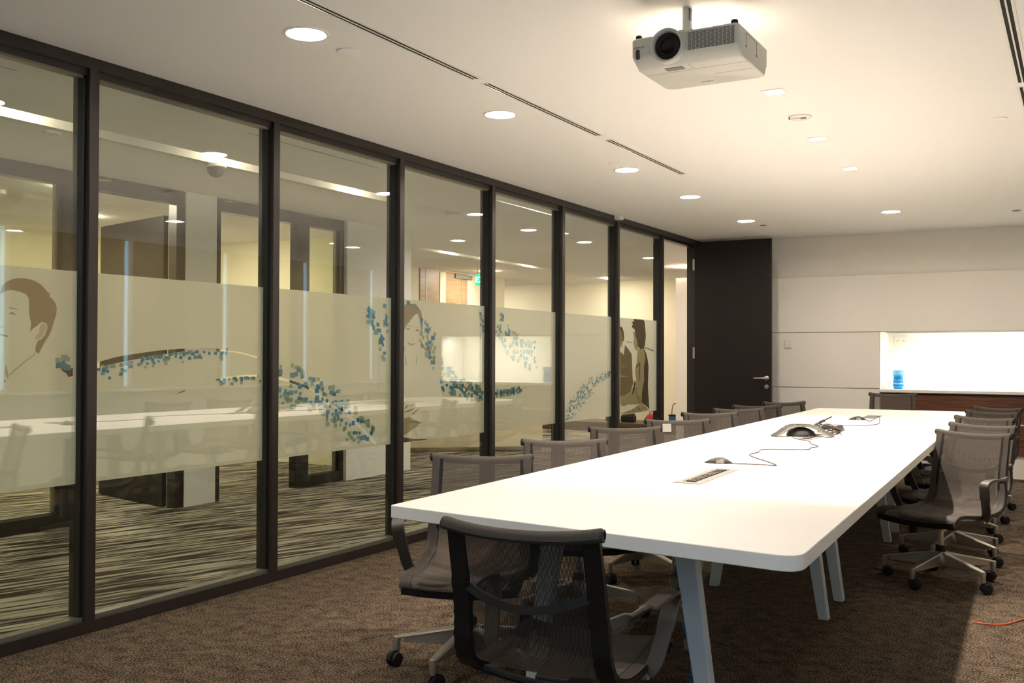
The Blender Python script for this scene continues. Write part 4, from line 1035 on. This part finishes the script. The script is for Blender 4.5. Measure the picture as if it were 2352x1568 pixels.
cord('floor_cord', [(3.42, 5.13, .006), (3.49, 5.12, .006), (3.56, 5.16, .006), (3.63, 5.31, .006), (3.74, 5.5, .006), (3.95, 5.62, .006)], .0035, M_orange, 'thin orange cord curving across the brown carpet')

# ------------------------------------------------------------------ niche, cabinets, wall plates
ct_ = MB().bbox(NX0 + .002, NX1 - .002, YB - .02, YB + ND - .02, .866, .8995, .003).build('worktop', M_panel)
tag(ct_, 'long pale worktop along the bottom of the lit niche', 'worktop')
a, b = NX0 + .006, NX1 - .006
t = tag(empty('walnut_cabinet', ((a + b) / 2, YB + .2, 0)), 'long walnut cabinet with two drawer rows under the lit niche', 'cabinet')
hw = (b - a) / 2
MB().box(-hw, hw, -.16, .28, .25, .862).build('body', M_lip, t)
MB().box(-hw, hw, -.15, .28, 0, .236).build('plinth', M_panel, t)
for z0, z1 in ((.243, .560), (.572, .858)):
    d = MB().box(-hw + .002, hw - .002, -.180, -.161, z0, z1).build('drawer', M_walnut, t, bevel=.0015)
    MB().box(-hw + .01, hw - .01, -.183, -.180, z1 - .012, z1 - .003).build('grip_edge', M_black if z1 > .6 else M_lip, d)
v = tag(empty('glass_vase', (2.133, 11.50, .900)), 'blue wavy glass vase at the left of the bright niche', 'vase')
def glassy(name, rgb):
    m = mat(name, rgb, .08)
    b = m.node_tree.nodes['Principled BSDF']; b.inputs['Transmission Weight'].default_value = .35; b.inputs['IOR'].default_value = 1.3
    return m
M_vb = [glassy('vase_blue', (30, 140, 226)), glassy('vase_pale', (140, 206, 240)), glassy('vase_sky', (76, 176, 238))]
pr = [(.046, 0), (.049, .012), (.052, .03), (.056, .05), (.054, .068), (.053, .085), (.050, .102), (.047, .12), (.050, .138), (.056, .155), (.060, .175), (.061, .205)]
for i in range(len(pr) - 1):
    (r0, z0), (r1, z1) = pr[i], pr[i + 1]
    bulge = .003
    MB().lathe([(r0, z0), ((r0 + r1) / 2 + bulge, (z0 + z1) / 2), (r1, z1)], 24, caps=(i == 0)).build('band', M_vb[(0, 2, 0, 1, 0, 2, 0, 0, 2, 1, 1)[i]], v, smooth=True)
pl2 = tag(empty('socket_plate', (2.105, YB + ND - .003, 1.432)), 'white double socket plate on the niche back wall above the vase', 'socket')
MB().bbox(-.074, .074, -.010, 0, -.052, .052, .003).build('plate', M_plastic, pl2)
for s in (-.034, .034):
    MB().box(s - .006, s + .006, -.0125, -.010, -.004, .006).build('pin_hole', M_greyp, pl2)
sw = tag(empty('wall_switch', (.978, YB - .001, 1.386)), 'white square light switch on the pale panel right of the door', 'switch')
MB().bbox(-.043, .043, -.009, 0, -.043, .043, .003).build('plate', M_plastic, sw)
MB().bbox(-.030, .030, -.013, -.009, -.030, .030, .002).build('rocker', M_lip, sw)

# ------------------------------------------------------------------ projector under the ceiling
pj = tag(empty('ceiling_projector', (2.612, 3.64, 2.405)), 'grey-white projector hanging upside down from its ceiling mount', 'projector')
x0, x1, y0, y1 = -.213, .203, -.19, .185
def rrect(z, i, r=.028, n=4, yf=0.0):
    P = []
    for cx, cy, a0 in ((x1 - i - r, y1 - i - r, 0), (x0 + i + r, y1 - i - r, 90), (x0 + i + r, y0 + i + r + yf, 180), (x1 - i - r, y0 + i + r + yf, 270)):
        for k in range(n + 1):
            a = R(a0 + 90 * k / n)
            P.append((cx + r * math.cos(a), cy + r * math.sin(a), z))
    return P
MB().loft([rrect(-.060, .012, .030, 4, .050), rrect(-.056, .004, .028, 4, .042), rrect(-.026, .001, .02, 4, .004), rrect(-.018, 0, .016), rrect(.044, 0, .016), rrect(.050, .006, .016)]).build('body', M_proj, pj, smooth=True, bevel=.002)
# lens
MB().lathe([(.064, .012), (.064, -.018), (.061, -.022), (.058, -.020), (.050, -.006), (.049, -.002)], 40, (-.066, y0, .001), 'y', caps=False).build('lens_bezel', M_proj, pj, smooth=True)
MB().lathe([(.0495, -.003), (.047, -.012), (.044, -.014), (.040, -.010), (.036, -.005), (.032, -.005), (.030, -.003)], 36, (-.064, y0, .001), 'y', caps=False).build('lens_barrel', M_black, pj, smooth=True)
MB().lathe([(.031, -.002), (.022, -.006), (.010, -.008), (.001, -.0085)], 36, (-.064, y0, .001), 'y', caps=False).build('lens', M_lens, pj, smooth=True)
# vent grille: dark recess with bars
gx0, gx1, gz0, gz1 = .012, .188, -.026, .040
MB().box(gx0, gx1, y0 - .0005, y0 + .002, gz0, gz1).build('vent_recess', M_recess, pj)
g = MB()
for k in range(15):
    zz = gz0 + (gz1 - gz0) * k / 14
    g.box(gx0, gx1, y0 - .003, y0 - .0005, zz - .00105, zz + .00105)
for k in range(13):
    xx = gx0 + (gx1 - gx0) * k / 12
    g.box(xx - .0012, xx + .0012, y0 - .003, y0 - .0005, gz0, gz1)
o = g.build('vent_grille', M_proj, pj); o['kind'] = 'stuff'
g = MB().loft([[(-.186 + .008 * math.cos(a) , y0 - d, -.012 + (.011 if math.sin(a) > 0 else -.012) + .008 * math.sin(a)) for a in [2 * math.pi * k / 16 for k in range(16)]] for d in (-.001, .0022)])
g.build('infrared_window', M_dark, pj)
MB().lathe([(.012, .046), (.012, .062), (.010, .066)], 16, (-.192, -.165, 0)).build('foot', M_black, pj, smooth=True)
MB().lathe([(.013, .046), (.013, .062), (.011, .066)], 16, (.180, -.165, 0)).build('foot', M_black, pj, smooth=True)
MB().box(-.105, -.035, -.125, -.088, -.0620, -.0595).build('sticker', M_greyp, pj)
MB().box(-.200, .200, -.066, -.0645, -.0606, -.0596).build('seam', M_seam, pj)
MB().box(-.005, -.0035, -.14, -.066, -.0606, -.0596).build('seam', M_seam, pj)
MB().box(.04, .19, .03, .0315, -.0606, -.0596).build('seam', M_seam, pj)
text_obj('brand_lettering', 'HITACHI', .0105, M_dark, pj, (-.180, y0 - .0008, .014), (R(90), R(180), 0), .0003)
text_obj('brand_lettering', 'HITACHI', .013, M_cable, pj, (-.02, .12, -.0604), (R(180), 0, 0), .0003)
g = MB()
for a, b, c, d in ((-.10, -.098, -.015, .035), (.03, .032, -.015, .035), (-.10, .032, .033, .035)): g.box(x1, x1 + .0012, a, b, c, d)
g.build('side_hatch', M_seam, pj)
MB().box(x1, x1 + .0015, -.11, -.095, -.020, -.014).box(x1, x1 + .0015, .025, .04, -.020, -.014).build('latch', M_greyp, pj)
# mount
MB().bbox(-.10, .0, -.06, .06, .051, .074, .003).build('mount_plate', M_plastic, pj)
MB().bbox(-.082, -.022, -.05, .04, .074, .105, .003).build('mount_block', M_plastic, pj)
for s in (-.062, -.042): MB().lathe([(.005, 0), (.005, -.004), (.001, -.004)], 12, (s, -.05, .088), 'y').build('bolt', M_steel, pj)
MB().lathe([(.019, .10), (.019, .194)], 20, (-.052, -.02, 0)).build('mount_pole', M_plastic, pj, smooth=True)
MB().box(-.036, -.0325, -.043, -.02, .14, .185).build('cable_slit', M_dark, pj)
